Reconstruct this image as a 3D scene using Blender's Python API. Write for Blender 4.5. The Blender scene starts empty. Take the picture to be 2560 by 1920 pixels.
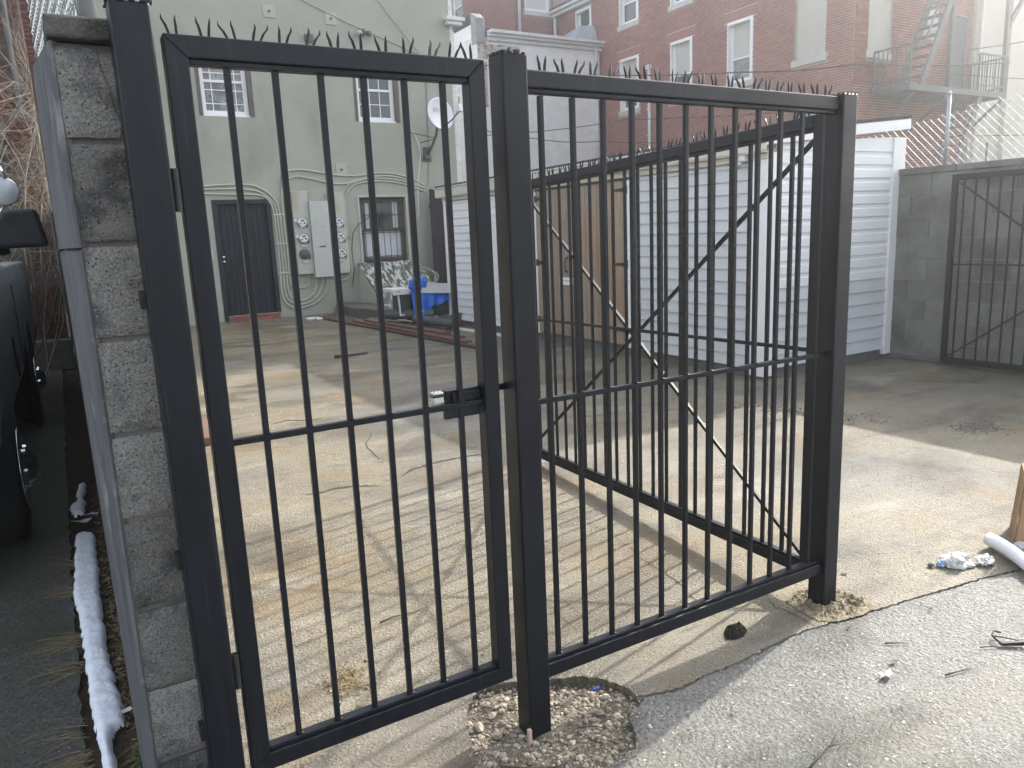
import bpy, math, random
from mathutils import Vector, Matrix
random.seed(7)
SC = bpy.context.scene
C = SC.collection
R = math.radians

# ------------------------------------------------------------------ camera, sky, sun, exposure
def make_camera():
    cd = bpy.data.cameras.new('camera')
    cd.sensor_width = 36.0
    cd.lens = 26.72
    cd.clip_start = 0.05
    cd.clip_end = 500
    ob = bpy.data.objects.new('camera', cd)
    C.objects.link(ob)
    yaw, pitch, roll = R(60), R(11.25), R(-2.49)
    def w(d):
        return Vector((d[0]*math.sin(yaw)+d[1]*math.cos(yaw), -d[0]*math.cos(yaw)+d[1]*math.sin(yaw), d[2]))
    fwd = Vector((0, math.cos(pitch), -math.sin(pitch)))
    up = Vector((0, math.sin(pitch), math.cos(pitch)))
    rt = Vector((1, 0, 0))
    r2 = rt*math.cos(roll)+up*math.sin(roll)
    u2 = -rt*math.sin(roll)+up*math.cos(roll)
    a, b, c = w(r2), w(u2), -w(fwd)
    m = Matrix(((a.x, b.x, c.x, 0), (a.y, b.y, c.y, 0), (a.z, b.z, c.z, 1.5), (0, 0, 0, 1)))
    ob.matrix_world = m
    SC.camera = ob
make_camera()
SUN_AZ, SUN_EL = 12.0, 34.5          # degrees from +X towards +Y, and above the horizon
wd = bpy.data.worlds.new('World')
SC.world = wd
wd.use_nodes = True
nt = wd.node_tree
bg = nt.nodes['Background']
sky = nt.nodes.new('ShaderNodeTexSky')
sky.sky_type = 'NISHITA'
sky.sun_disc = False
sky.sun_elevation = R(SUN_EL)
sky.sun_rotation = R(90-SUN_AZ)
sky.air_density = 1.0
sky.dust_density = 2.5
sky.ozone_density = 1.0
hz = nt.nodes.new('ShaderNodeHueSaturation')         # thin white winter cloud: a paler sky
hz.inputs['Saturation'].default_value = 0.40
nt.links.new(sky.outputs[0], hz.inputs['Color'])
nt.links.new(hz.outputs[0], bg.inputs[0])
bg.inputs[1].default_value = 0.15
sl = bpy.data.lights.new('sun', 'SUN')
sl.energy = 2.5
sl.angle = R(0.7)
sl.color = (1.0, 0.94, 0.84)
so = bpy.data.objects.new('sun', sl)
C.objects.link(so)
sd = Vector((math.cos(R(SUN_AZ))*math.cos(R(SUN_EL)), math.sin(R(SUN_AZ))*math.cos(R(SUN_EL)), math.sin(R(SUN_EL))))
so.rotation_euler = sd.to_track_quat('Z', 'Y').to_euler()
so.location = (12, 2, 12)
SC.view_settings.view_transform = 'Standard'
SC.view_settings.look = 'None'
SC.view_settings.gamma = 1
SC.view_settings.use_curve_mapping = False
SC.view_settings.exposure = 1.9
SC.render.engine = 'CYCLES'
SC.cycles.max_bounces = 6
SC.cycles.volume_bounces = 0

# ------------------------------------------------------------------ materials
MATS = {}
def mat(name, c1, c2=None, scale=3.0, rough=0.7, rough2=None, bump=0.0, bscale=60.0, bdist=0.01, spec=0.5, metal=0.0,
        rnd=0.0, stretch=(1, 1, 1), thr=(0.35, 0.65), voro=None, c3=None, scale3=1.0, thr3=(0.5, 0.7), island=False,
        detail=6.0, alpha=1.0, trans=0.0, c4=None, scale4=1.0, thr4=(0.55, 0.65), bump2=None, stretch3=None, damp=(), more=()):
    if name in MATS: return MATS[name]
    m = bpy.data.materials.new(name)
    m.use_nodes = True
    t = m.node_tree
    N, L = t.nodes, t.links
    bs = N['Principled BSDF']
    geo = N.new('ShaderNodeNewGeometry')
    mp = N.new('ShaderNodeMapping')
    L.new(geo.outputs['Position'], mp.inputs[0])
    mp.inputs['Scale'].default_value = stretch
    vec = mp.outputs[0]
    def noise(s, d=detail, v=vec):
        n = N.new('ShaderNodeTexNoise')
        n.inputs['Scale'].default_value = s
        n.inputs['Detail'].default_value = d
        n.inputs['Roughness'].default_value = 0.6
        L.new(v, n.inputs['Vector'])
        return n.outputs['Fac']
    def ramp(f, a, b):
        r = N.new('ShaderNodeMapRange')
        r.inputs['From Min'].default_value = a
        r.inputs['From Max'].default_value = b
        L.new(f, r.inputs['Value'])
        return r.outputs[0]
    def mix(f, a, b):
        x = N.new('ShaderNodeMix')
        x.data_type = 'RGBA'
        if hasattr(f, 'node'): L.new(f, x.inputs['Factor'])
        else: x.inputs['Factor'].default_value = f
        for s, v in ((6, a), (7, b)):
            if hasattr(v, 'node'): L.new(v, x.inputs[s])
            else: x.inputs[s].default_value = (*v, 1)
        return x.outputs[2]
    col = c1
    fac = None
    if c2:
        fac = ramp(noise(scale), *thr)
        col = mix(fac, c1, c2)
    if c3:
        v3 = geo.outputs['Position']
        if stretch3:
            mp3 = N.new('ShaderNodeMapping')
            L.new(v3, mp3.inputs[0])
            mp3.inputs['Scale'].default_value = stretch3
            v3 = mp3.outputs[0]
        col = mix(ramp(noise(scale3, 5.0, v3), *thr3), col, c3)
    if c4:
        col = mix(ramp(noise(scale4, 4.0, geo.outputs['Position']), *thr4), col, c4)
    for (mc, ms, lo, hi, mst) in more:                    # further stains: (colour, scale, from, to, stretch)
        mm = N.new('ShaderNodeMapping')
        L.new(geo.outputs['Position'], mm.inputs[0])
        mm.inputs['Scale'].default_value = mst
        mm.inputs['Location'].default_value = (ms*3.7, ms*1.3, 0)
        col = mix(ramp(noise(ms, 9.0, mm.outputs[0]), lo, hi), col, mc)
    if voro:
        for vs, vc, vt in voro:                       # stones and flecks: (scale, colour, radius)
            v = N.new('ShaderNodeTexVoronoi')
            v.inputs['Scale'].default_value = vs
            L.new(geo.outputs['Position'], v.inputs['Vector'])
            sx = N.new('ShaderNodeSeparateColor')
            L.new(v.outputs['Color'], sx.inputs[0])
            rr = N.new('ShaderNodeMath')
            rr.operation = 'MULTIPLY'
            L.new(sx.outputs[0], rr.inputs[0])
            rr.inputs[1].default_value = vt
            lt = N.new('ShaderNodeMath')
            lt.operation = 'LESS_THAN'
            L.new(v.outputs['Distance'], lt.inputs[0])
            L.new(rr.outputs[0], lt.inputs[1])
            cc = mix(sx.outputs[1], vc, tuple(k*0.55 for k in vc))
            col = mix(lt.outputs[0], col, cc)
    wet = []
    for (ds_, lo, hi, mult, wr) in damp:                  # damp areas: darker and glossier
        mm = N.new('ShaderNodeMapping')
        L.new(geo.outputs['Position'], mm.inputs[0])
        mm.inputs['Scale'].default_value = (1, 1.5, 1)
        mm.inputs['Location'].default_value = (ds_*2.1, -ds_*4.3, 0)
        mk = ramp(noise(ds_, 7.0, mm.outputs[0]), lo, hi)
        dk = N.new('ShaderNodeMix')
        dk.data_type = 'RGBA'
        dk.blend_type = 'MULTIPLY'
        L.new(mk, dk.inputs['Factor'])
        L.new(col, dk.inputs[6])
        dk.inputs[7].default_value = (*mult, 1)
        col = dk.outputs[2]
        wet.append((mk, wr))
    if rnd or island:
        oi = N.new('ShaderNodeObjectInfo')
        ad = N.new('ShaderNodeMath')
        ad.operation = 'ADD'
        L.new(oi.outputs['Random'], ad.inputs[0])
        if island: L.new(geo.outputs['Random Per Island'], ad.inputs[1])
        else: ad.inputs[1].default_value = 0
        fr = N.new('ShaderNodeMath')
        fr.operation = 'FRACT'
        L.new(ad.outputs[0], fr.inputs[0])
        mr = N.new('ShaderNodeMapRange')
        L.new(fr.outputs[0], mr.inputs['Value'])
        mr.inputs['To Min'].default_value = 1-rnd
        mr.inputs['To Max'].default_value = 1+rnd
        hs = N.new('ShaderNodeHueSaturation')
        L.new(mr.outputs[0], hs.inputs['Value'])
        if hasattr(col, 'node'): L.new(col, hs.inputs['Color'])
        else: hs.inputs['Color'].default_value = (*col, 1)
        col = hs.outputs[0]
    if hasattr(col, 'node'): L.new(col, bs.inputs['Base Color'])
    else: bs.inputs['Base Color'].default_value = (*col, 1)
    bs.inputs['Roughness'].default_value = rough
    if rough2 is not None:
        rn = ramp(noise(scale*0.7+0.3, 4.0, geo.outputs['Position']), 0.38, 0.62)
        rm = N.new('ShaderNodeMapRange')
        L.new(rn, rm.inputs['Value'])
        rm.inputs['To Min'].default_value = rough
        rm.inputs['To Max'].default_value = rough2
        L.new(rm.outputs[0], bs.inputs['Roughness'])
    for mk, wr in wet:
        rm = N.new('ShaderNodeMix')
        L.new(mk, rm.inputs['Factor'])
        src = bs.inputs['Roughness'].links[0].from_socket if bs.inputs['Roughness'].links else None
        if src: L.new(src, rm.inputs[2])
        else: rm.inputs[2].default_value = rough
        rm.inputs[3].default_value = wr
        L.new(rm.outputs[0], bs.inputs['Roughness'])
    bs.inputs['Specular IOR Level'].default_value = spec
    bs.inputs['Metallic'].default_value = metal
    bs.inputs['Alpha'].default_value = alpha
    bs.inputs['Transmission Weight'].default_value = trans
    last = None
    for bb in ([(bump, bscale, bdist)] if bump else []) + (list(bump2) if bump2 else []):
        b = N.new('ShaderNodeBump')
        b.inputs['Strength'].default_value = bb[0]
        b.inputs['Distance'].default_value = bb[2]
        L.new(noise(bb[1], 8.0), b.inputs['Height'])
        if last: L.new(last, b.inputs['Normal'])
        last = b.outputs[0]
    if last: L.new(last, bs.inputs['Normal'])
    MATS[name] = m
    return m

M_BLACK = mat('black_gate_paint', (.0045, .006, .009), (.009, .011, .016), 6, 0.34, 0.50, 0.2, 160, .002, .28, stretch=(8, 8, .6), c3=(.04, .042, .045), scale3=3.0, thr3=(.62, .82), stretch3=(22, 22, .9))
M_BLOCK = mat('concrete_block', (.21, .205, .195), (.40, .39, .365), 190, .92, None, 1.0, 150, .02, .25, rnd=.28, thr=(.38, .64), more=[((.13, .128, .125), 9, .50, .64, (1, 1, 1)), ((.36, .35, .33), 5, .55, .68, (1, 1, 1.6))], voro=[(170, (.52, .505, .475), .28), (130, (.07, .07, .07), .30)], c3=(.21, .212, .215), scale3=4, thr3=(.55, .72), c4=(.34, .24, .19), scale4=2.6, thr4=(.66, .74))
M_CAPB = mat('dark_cap_block', (.07, .07, .063), (.15, .145, .135), 14, .95, None, 1.0, 110, .014, .2, c3=(.035, .045, .03), scale3=6)
M_MORTAR = mat('block_mortar', (.17, .165, .155), (.27, .26, .245), 12, .95, None, .7, 90, .01, .2)  # darkened to paint shadow into the recessed joints
M_PARGE = mat('grey_parging', (.135, .137, .142), (.08, .082, .087), 2.2, .85, None, .35, 40, .01, .3, stretch=(6, 6, 1.0), c3=(.26, .26, .265), scale3=7, thr3=(.58, .72), more=[((.045, .046, .05), 5, .58, .66, (9, 9, .8))])
M_RBLOCK = mat('weathered_block', (.15, .15, .13), (.205, .205, .19), 4, .9, None, .5, 80, .008, .3, rnd=.16, c3=(.09, .09, .085), scale3=2.1, thr3=(.5, .7))
M_STUCCO = mat('sage_stucco', (.345, .352, .295), (.385, .39, .33), 1.4, .9, None, .55, 22, .012, .25, c3=(.265, .272, .228), scale3=1.1, thr3=(.54, .76), stretch3=(1, 1, .45), bump2=[(.25, 160, .004)], c4=(.31, .32, .27), scale4=7, thr4=(.66, .74))
M_SAGE = mat('sage_paint', (.40, .42, .345), (.43, .445, .375), 5, .6, None, .1, 60, .003, .4)  # lighter than the stucco, painting in sky sheen on the conduits
M_SAGE_METAL = mat('aged_sage_cabinet', (.42, .43, .37), (.47, .475, .41), 4, .6, None, .1, 60, .003, .4, c3=(.34, .27, .15), scale3=2.4, thr3=(.55, .75), stretch3=(1, 1, .5))
M_FRONTCAB = mat('grey_cabinet_door', (.44, .46, .42), (.49, .50, .46), 3, .55, None, .08, 40, .003, .4, c3=(.28, .28, .24), scale3=5, thr3=(.6, .8))
M_VINYL = mat('white_vinyl', (.82, .82, .82), (.79, .79, .79), 6, .45, None, .03, 40, .002, .5)
M_BROWN = mat('brown_reveal', (.115, .092, .088), (.14, .115, .11), 6, .7, None, .2, 40, .004, .3)
M_GLASS = mat('window_glass', (.035, .042, .048), (.06, .068, .075), 2.5, .06, None, 0, spec=.9)
M_GLASS_REFL = mat('glass_painted_reflection', (.07, .075, .08), (.26, .27, .28), 4.5, .07, None, 0, spec=.9, thr=(.4, .58), c3=(.03, .03, .032), scale3=9, thr3=(.56, .62))  # sky and tree reflections painted into the glass colour
M_BLIND = mat('beige_blind', (.52, .505, .47), (.48, .465, .43), 2, .6, None, 0, spec=.4)
M_CURTAIN = mat('white_curtain', (.62, .63, .65), (.5, .51, .53), 7, .8, stretch=(6, 6, .4))
M_DOORBLK = mat('black_door_paint', (.010, .013, .021), (.018, .022, .033), 5, .5, .65, .1, 60, .003, .4, stretch=(3, 3, 1))
M_KNOB = mat('brushed_nickel', (.62, .60, .57), rough=.25, metal=1.0)
M_BRICK = mat('red_brick', (.29, .11, .09), (.21, .08, .066), 40, .88, None, .4, 120, .004, .25, rnd=.22, island=True, c3=(.32, .13, .105), scale3=.8, thr3=(.45, .7))
M_BRICKSHADE = mat('old_brick_shade_dark', (.15, .058, .045), (.10, .042, .035), 30, .9, None, .5, 110, .005, .2, rnd=.3, island=True, c3=(.12, .10, .085), scale3=2, thr3=(.5, .66))  # old brick, darkened to paint in the deep shade of the alley
M_MORTSHADE = mat('mortar_shade_dark', (.15, .125, .11), (.10, .085, .075), 9, .95, None, .4, 80, .006, .2)  # mortar darkened with the same painted alley shade
M_BMORT = mat('brick_mortar', (.46, .40, .37), (.40, .345, .315), 9, .95, None, .3, 80, .004, .2)
M_WBRICK = mat('painted_white_brick', (.84, .84, .83), (.76, .76, .745), 3, .8, None, .5, 60, .006, .3, rnd=.05, island=True, c3=(.66, .65, .62), scale3=1.2, thr3=(.58, .75), stretch3=(.6, .6, 2.2))
M_WBRICK_WORN = mat('flaking_white_brick', (.58, .57, .52), (.30, .17, .12), 7, .85, None, .5, 60, .006, .3, rnd=.10, island=True, thr=(.5, .6), c3=(.07, .065, .06), scale3=9, thr3=(.6, .66))
M_STONE = mat('pale_sill_stone', (.55, .535, .50), (.47, .455, .43), 4, .8, None, .2, 50, .004, .3)
M_LINTEL = mat('red_painted_lintel', (.33, .15, .135), (.29, .13, .115), 3, .75, None, .2, 50, .004, .3)
M_BEIGE = mat('beige_stucco', (.58, .55, .48), (.53, .505, .44), .6, .85, None, .2, 30, .006, .3)
M_BOARD = mat('beige_board', (.50, .485, .43), (.46, .445, .39), 1.4, .7, None, .1, 30, .004, .3, c3=(.36, .35, .31), scale3=1.3, thr3=(.62, .8))
M_GUTTER = mat('white_gutter', (.66, .67, .67), (.58, .59, .58), 4, .45, None, .05, 30, .003, .5)
M_CREAM = mat('cream_fascia', (.62, .60, .51), (.58, .56, .475), 3, .55, None, .05, 30, .003, .4)
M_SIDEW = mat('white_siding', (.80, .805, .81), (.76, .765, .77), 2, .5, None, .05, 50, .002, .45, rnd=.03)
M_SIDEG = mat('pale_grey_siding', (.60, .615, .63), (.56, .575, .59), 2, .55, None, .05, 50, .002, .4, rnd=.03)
M_ROOF = mat('dark_roofing', (.05, .05, .052), (.075, .075, .078), 5, .9, None, .5, 60, .006, .2)
M_PLY = mat('weathered_door_wood', (.38, .295, .215), (.27, .21, .16), 5, .8, None, .4, 70, .003, .25, stretch=(14, 14, .8), rnd=.10, c3=(.36, .20, .105), scale3=1.0, thr3=(.55, .75))
M_IRON = mat('black_iron', (.015, .015, .016), (.03, .028, .027), 20, .6, None, .2, 100, .003, .4)
M_FIRE = mat('fire_escape_steel', (.055, .075, .085), (.085, .10, .11), 5, .6, None, .1, 60, .003, .4)
M_GALV = mat('galvanised_steel', (.46, .48, .50), (.36, .38, .40), 20, .48, None, .1, 60, .002, .5, metal=.6)
M_YARD = mat('tan_yard_concrete', (.125, .105, .068), (.275, .238, .158), 95, .50, .64, 1.0, 95, .018, .8, thr=(.36, .60), c3=(.17, .16, .138), scale3=.55, thr3=(.46, .62),
             more=[((.20, .135, .058), 1.3, .52, .66, (1, 1, 1)), ((.12, .105, .075), 3.2, .53, .68, (.5, 1.6, 1)), ((.30, .27, .21), 2.1, .55, .70, (.6, 1.4, 1)), ((.085, .075, .055), 9.0, .60, .72, (.7, 1.3, 1))],
             damp=[(.9, .47, .60, (.66, .65, .63), .36), (4.5, .56, .66, (.72, .71, .70), .40)],
             voro=[(60, (.52, .48, .41), .19), (85, (.06, .052, .04), .25), (26, (.46, .43, .37), .10)], bump2=[(.5, 22, .02), (.35, 5, .03)])
M_ALLEY = mat('grey_aggregate_pavement', (.095, .096, .09), (.215, .212, .197), 80, .40, .56, 1.0, 80, .022, .9, thr=(.36, .62), c3=(.10, .115, .085), scale3=1.3, thr3=(.52, .72),
              more=[((.17, .155, .12), 1.1, .50, .66, (1, 1, 1)), ((.06, .06, .055), 6, .58, .70, (.7, 1.3, 1))], damp=[(1.4, .45, .60, (.66, .66, .66), .33)],
              voro=[(46, (.50, .485, .45), .24), (80, (.44, .43, .40), .24), (90, (.04, .04, .04), .26)], bump2=[(.5, 25, .02)])
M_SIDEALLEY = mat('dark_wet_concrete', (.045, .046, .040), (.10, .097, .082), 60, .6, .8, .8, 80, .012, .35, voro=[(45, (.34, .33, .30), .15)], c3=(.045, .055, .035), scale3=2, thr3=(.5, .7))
M_DIRT = mat('dark_soil', (.045, .035, .025), (.075, .055, .04), 30, .95, None, .9, 70, .012, .2, c3=(.05, .06, .03), scale3=6)
M_CRACK = mat('crack_dirt', (.05, .043, .032), (.08, .068, .05), 30, .95)
M_GRAVEL = mat('mixed_gravel', (.36, .32, .26), (.20, .165, .125), 50, .8, None, .3, 200, .003, .3, rnd=.55, island=True)
M_PITSOIL = mat('pit_soil', (.135, .112, .082), (.21, .185, .145), 26, .95, None, 1.0, 110, .012, .2, voro=[(190, (.42, .39, .33), .3)])
M_PATCH = mat('crumbled_concrete', (.33, .28, .19), (.14, .12, .085), 45, .92, None, 1.0, 90, .014, .25, voro=[(120, (.45, .41, .33), .3)])
M_SNOW = mat('old_snow', (.80, .84, .90), (.70, .74, .81), 12, .6, None, .5, 150, .006, .4)
M_STRAW = mat('dry_straw', (.34, .27, .14), (.22, .17, .09), 30, .8, rnd=.3, island=True)
M_GREEN = mat('green_blades', (.07, .11, .035), (.05, .08, .03), 20, .7, rnd=.3, island=True)
M_TWIG = mat('brown_twig', (.06, .045, .033), (.10, .075, .055), 60, .85)
M_BRANCH = mat('pale_bare_branch', (.27, .24, .19), (.17, .15, .12), 30, .8, rnd=.35, island=True)
M_LEAF = mat('dead_leaf', (.20, .15, .085), (.12, .085, .05), 40, .8, rnd=.3, island=True)
M_TARP = mat('blue_tarp', (.012, .16, .72), (.010, .10, .50), 6, .38, None, .5, 18, .03, .5)
M_WPLAST = mat('white_plastic', (.74, .75, .74), (.66, .67, .66), 8, .45, None, .05, 40, .003, .5)
M_GPLAST = mat('grey_green_bin', (.045, .06, .058), (.065, .08, .076), 6, .55)
M_PIPE = mat('dark_grey_pipe', (.055, .07, .07), (.085, .095, .09), 6, .5)
M_PLANK = mat('dark_plank', (.085, .06, .052), (.13, .088, .072), 7, .75, None, .3, 60, .004, .3, stretch=(10, .8, 10), rnd=.3)
M_RUST = mat('rusty_plank', (.20, .105, .075), (.14, .078, .058), 7, .8, None, .3, 60, .004, .3, stretch=(10, .8, 10))
M_FENCEB = mat('black_board_gap_dark', (.022, .021, .022), (.036, .033, .033), 7, .85, None, .3, 60, .004, .25, stretch=(8, 8, .7), rnd=.25)
M_FLAKE = mat('flaking_hatch_paint', (.088, .092, .078), (.46, .475, .43), 7.5, .8, None, .4, 50, .006, .3, stretch=(2.3, .7, .7), thr=(.512, .535), detail=9)
M_CONCD = mat('dark_damp_concrete', (.085, .08, .07), (.14, .132, .115), 5, .9, None, .6, 60, .01, .25)
M_FOUND = mat('grey_foundation', (.10, .105, .105), (.14, .145, .14), 3, .9, None, .3, 50, .006, .25)
M_TRUCK = mat('dull_green_truck_paint', (.24, .275, .28), (.28, .31, .315), 2, .32, .45, 0, spec=.6)
M_BLKPL = mat('black_textured_plastic', (.014, .015, .018), (.02, .021, .024), 30, .55, None, .15, 300, .001, .4)
M_TYRE = mat('black_rubber', (.018, .018, .018), (.028, .027, .026), 20, .85)
M_CHROME = mat('chrome', (.75, .76, .77), rough=.12, metal=1.0)
M_CARD = mat('brown_cardboard', (.36, .235, .135), (.29, .19, .11), 6, .85, None, .2, 40, .004, .2)
M_FOAM = mat('white_foam', (.82, .83, .85), (.76, .77, .79), 14, .6, None, .3, 60, .006, .4)
M_BAG = mat('thin_plastic_bag', (.70, .70, .68), (.48, .48, .46), 14, .3, None, .4, 60, .006, .5, alpha=.82)
M_BLUEBIT = mat('pale_blue_plastic', (.30, .45, .62), rough=.4)
M_BLUE = mat('dark_blue_wrapper', (.03, .05, .26), rough=.4)
M_LILAC = mat('lilac_paper', (.42, .42, .72), rough=.7)
M_PAPER = mat('off_white_paper', (.66, .66, .64), rough=.8)
M_WIRE = mat('black_cable', (.02, .02, .022), rough=.6)
M_WIREP = mat('pale_cable', (.40, .42, .37), rough=.6)
M_DISH = mat('white_dish_enamel', (.74, .75, .78), (.70, .71, .74), 4, .35, spec=.5)
M_DISHTXT = mat('grey_dish_print', (.30, .31, .34), rough=.5)
M_DARKGREY = mat('dark_grey_metal', (.06, .062, .065), (.09, .09, .092), 9, .5)
M_METER = mat('meter_glass_face', (.70, .71, .71), (.62, .63, .63), 20, .2, spec=.7)
M_METERD = mat('meter_display', (.03, .032, .034), rough=.3)
M_RUSTPIPE = mat('brown_downspout', (.17, .095, .07), (.12, .07, .052), 10, .6)
M_MOSS = mat('black_moss', (.02, .018, .014), (.04, .035, .025), 60, .95, None, 1.0, 120, .02, .2)
M_GREYBOX = mat('light_grey_plastic', (.5, .51, .5), rough=.5)
M_LOCK = mat('worn_lock_body', (.58, .60, .55), (.46, .48, .44), 60, .45, None, .2, 90, .003, .5)
M_EARTH = mat('bare_earth', (.09, .08, .065), (.13, .115, .09), 2, .95, None, .3, 30, .01, .2)
M_REDPAINT = mat('faded_red_paint', (.17, .05, .045), (.12, .04, .036), 4, .8)
M_DARKVOID = mat('timber_and_void_dark', (.025, .022, .02), (.04, .035, .03), 5, .9)  # dark timber, also painted darkness for unlit rooms and openings
M_SLATE = mat('grey_flashing', (.33, .36, .40), (.40, .43, .46), 4, .5, None, .2, 20, .01, .5)

# ------------------------------------------------------------------ mesh helpers
LOC = {}
class MB:
    def __init__(s):
        s.v = []
        s.f = []
    def quadbox(s, p):                                 # 8 corners: bottom ring then top ring
        n = len(s.v)
        s.v += [tuple(q) for q in p]
        for a in ((0, 3, 2, 1), (4, 5, 6, 7), (0, 1, 5, 4), (1, 2, 6, 5), (2, 3, 7, 6), (3, 0, 4, 7)):
            s.f.append(tuple(n+i for i in a))
        return s
    def box(s, x0, x1, y0, y1, z0, z1):
        return s.quadbox([(x0, y0, z0), (x1, y0, z0), (x1, y1, z0), (x0, y1, z0), (x0, y0, z1), (x1, y0, z1), (x1, y1, z1), (x0, y1, z1)])
    def beam(s, a, b, w, h, up=(0, 0, 1)):
        a, b, up = Vector(a), Vector(b), Vector(up)
        d = (b-a).normalized()
        sd_ = d.cross(up)
        if sd_.length < 1e-4: sd_ = d.cross(Vector((1, 0, 0)))
        sd_.normalize()
        u = sd_.cross(d).normalized()
        x, y = sd_*w/2, u*h/2
        return s.quadbox([a-x-y, a+x-y, b+x-y, b-x-y, a-x+y, a+x+y, b+x+y, b-x+y])
    def tube(s, pts, r, n=8, r1=None, cap=True):
        pts = [Vector(p) for p in pts]
        base = len(s.v)
        k = len(pts)
        ref = None
        for i, p in enumerate(pts):
            d = (pts[min(i+1, k-1)]-pts[max(i-1, 0)])
            if d.length < 1e-9: d = Vector((0, 0, 1))
            d.normalize()
            if ref is None:
                ref = d.orthogonal().normalized()
            ref = (ref-d*ref.dot(d))
            if ref.length < 1e-6: ref = d.orthogonal()
            ref.normalize()
            w = d.cross(ref)
            rr = r if r1 is None else r+(r1-r)*i/(k-1)
            for j in range(n):
                a = 2*math.pi*j/n
                s.v.append(tuple(p+ref*(math.cos(a)*rr)+w*(math.sin(a)*rr)))
        for i in range(k-1):
            for j in range(n):
                s.f.append((base+i*n+j, base+i*n+(j+1) % n, base+(i+1)*n+(j+1) % n, base+(i+1)*n+j))
        if cap:
            s.f.append(tuple(base+j for j in range(n))[::-1])
            s.f.append(tuple(base+(k-1)*n+j for j in range(n)))
        return s
    def lathe(s, c, axis, prof, n=20):                 # prof: (distance along the axis, radius)
        c, ax = Vector(c), Vector(axis).normalized()
        u = ax.orthogonal().normalized()
        w = ax.cross(u)
        base = len(s.v)
        for t, r in prof:
            for j in range(n):
                a = 2*math.pi*j/n
                s.v.append(tuple(c+ax*t+u*(math.cos(a)*max(r, 1e-4))+w*(math.sin(a)*max(r, 1e-4))))
        for i in range(len(prof)-1):
            for j in range(n):
                s.f.append((base+i*n+j, base+i*n+(j+1) % n, base+(i+1)*n+(j+1) % n, base+(i+1)*n+j))
        s.f.append(tuple(base+j for j in range(n))[::-1])
        s.f.append(tuple(base+(len(prof)-1)*n+j for j in range(n)))
        return s
    def prism(s, poly, z0, z1):
        n, b = len(poly), len(s.v)
        s.v += [(p[0], p[1], z0) for p in poly]+[(p[0], p[1], z1) for p in poly]
        s.f.append(tuple(range(b, b+n))[::-1])
        s.f.append(tuple(range(b+n, b+2*n)))
        for i in range(n):
            j = (i+1) % n
            s.f.append((b+i, b+j, b+n+j, b+n+i))
        return s
    def quad(s, *p):
        n = len(s.v)
        s.v += [tuple(q) for q in p]
        s.f.append(tuple(range(n, n+len(p))))
        return s
    def add(s, o):
        n = len(s.v)
        s.v += o.v
        s.f += [tuple(n+i for i in f) for f in o.f]
        return s
    def mesh(s, name, off=(0, 0, 0)):
        me = bpy.data.meshes.new(name)
        ox, oy, oz = off
        me.from_pydata([(x-ox, y-oy, z-oz) for x, y, z in s.v], [], s.f)
        me.update()
        return me

def wl(o):
    return LOC.get(o.name, (0, 0, 0)) if o else (0, 0, 0)
def build(name, mb, m, parent=None, smooth=False, bevel=0.0, label=None, kind=None, fix=True, seg=2):
    w = wl(parent)
    me = mb.mesh(name, w)
    if fix:
        import bmesh
        b = bmesh.new()
        b.from_mesh(me)
        bmesh.ops.recalc_face_normals(b, faces=b.faces)
        b.to_mesh(me)
        b.free()
    me.materials.append(m)
    if smooth:
        for p in me.polygons: p.use_smooth = True
    o = bpy.data.objects.new(name, me)
    C.objects.link(o)
    if parent:
        o.parent = parent
        LOC[o.name] = w
    if bevel:
        bv = o.modifiers.new('bevel', 'BEVEL')
        bv.width = bevel
        bv.segments = seg
        bv.limit_method = 'ANGLE'
    if label: o['label'] = label
    if kind: o['kind'] = kind
    return o
def tag(o, label, cat, group=None, kind=None):
    o['label'] = label
    o['category'] = cat
    if group: o['group'] = group
    if kind: o['kind'] = kind
    return o
def thing(name, label, cat, loc, group=None):
    o = bpy.data.objects.new(name, None)
    o.empty_display_size = .1
    C.objects.link(o)
    o.location = loc
    LOC[o.name] = tuple(loc)
    return tag(o, label, cat, group)
def inst(name, me, parent, loc, rot=(0, 0, 0), scale=(1, 1, 1), label=None):
    w = wl(parent)
    o = bpy.data.objects.new(name, me)
    C.objects.link(o)
    o.parent = parent
    o.location = (loc[0]-w[0], loc[1]-w[1], loc[2]-w[2])
    o.rotation_euler = rot
    o.scale = scale
    LOC[o.name] = tuple(loc)
    if label: o['label'] = label
    return o

class Face:                                            # a wall face: origin, direction along it, outward normal
    def __init__(s, o, u, n):
        s.o, s.u, s.n = Vector(o), Vector(u).normalized(), Vector(n).normalized()
    def p(s, u, d, z):
        return s.o+s.u*u+s.n*d+Vector((0, 0, z))
    def box(s, mb, u0, u1, d0, d1, z0, z1):
        P = s.p
        return mb.quadbox([P(u0, d0, z0), P(u1, d0, z0), P(u1, d1, z0), P(u0, d1, z0), P(u0, d0, z1), P(u1, d0, z1), P(u1, d1, z1), P(u0, d1, z1)])
    def rot(s):
        return math.atan2(s.u.y, s.u.x)

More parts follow.
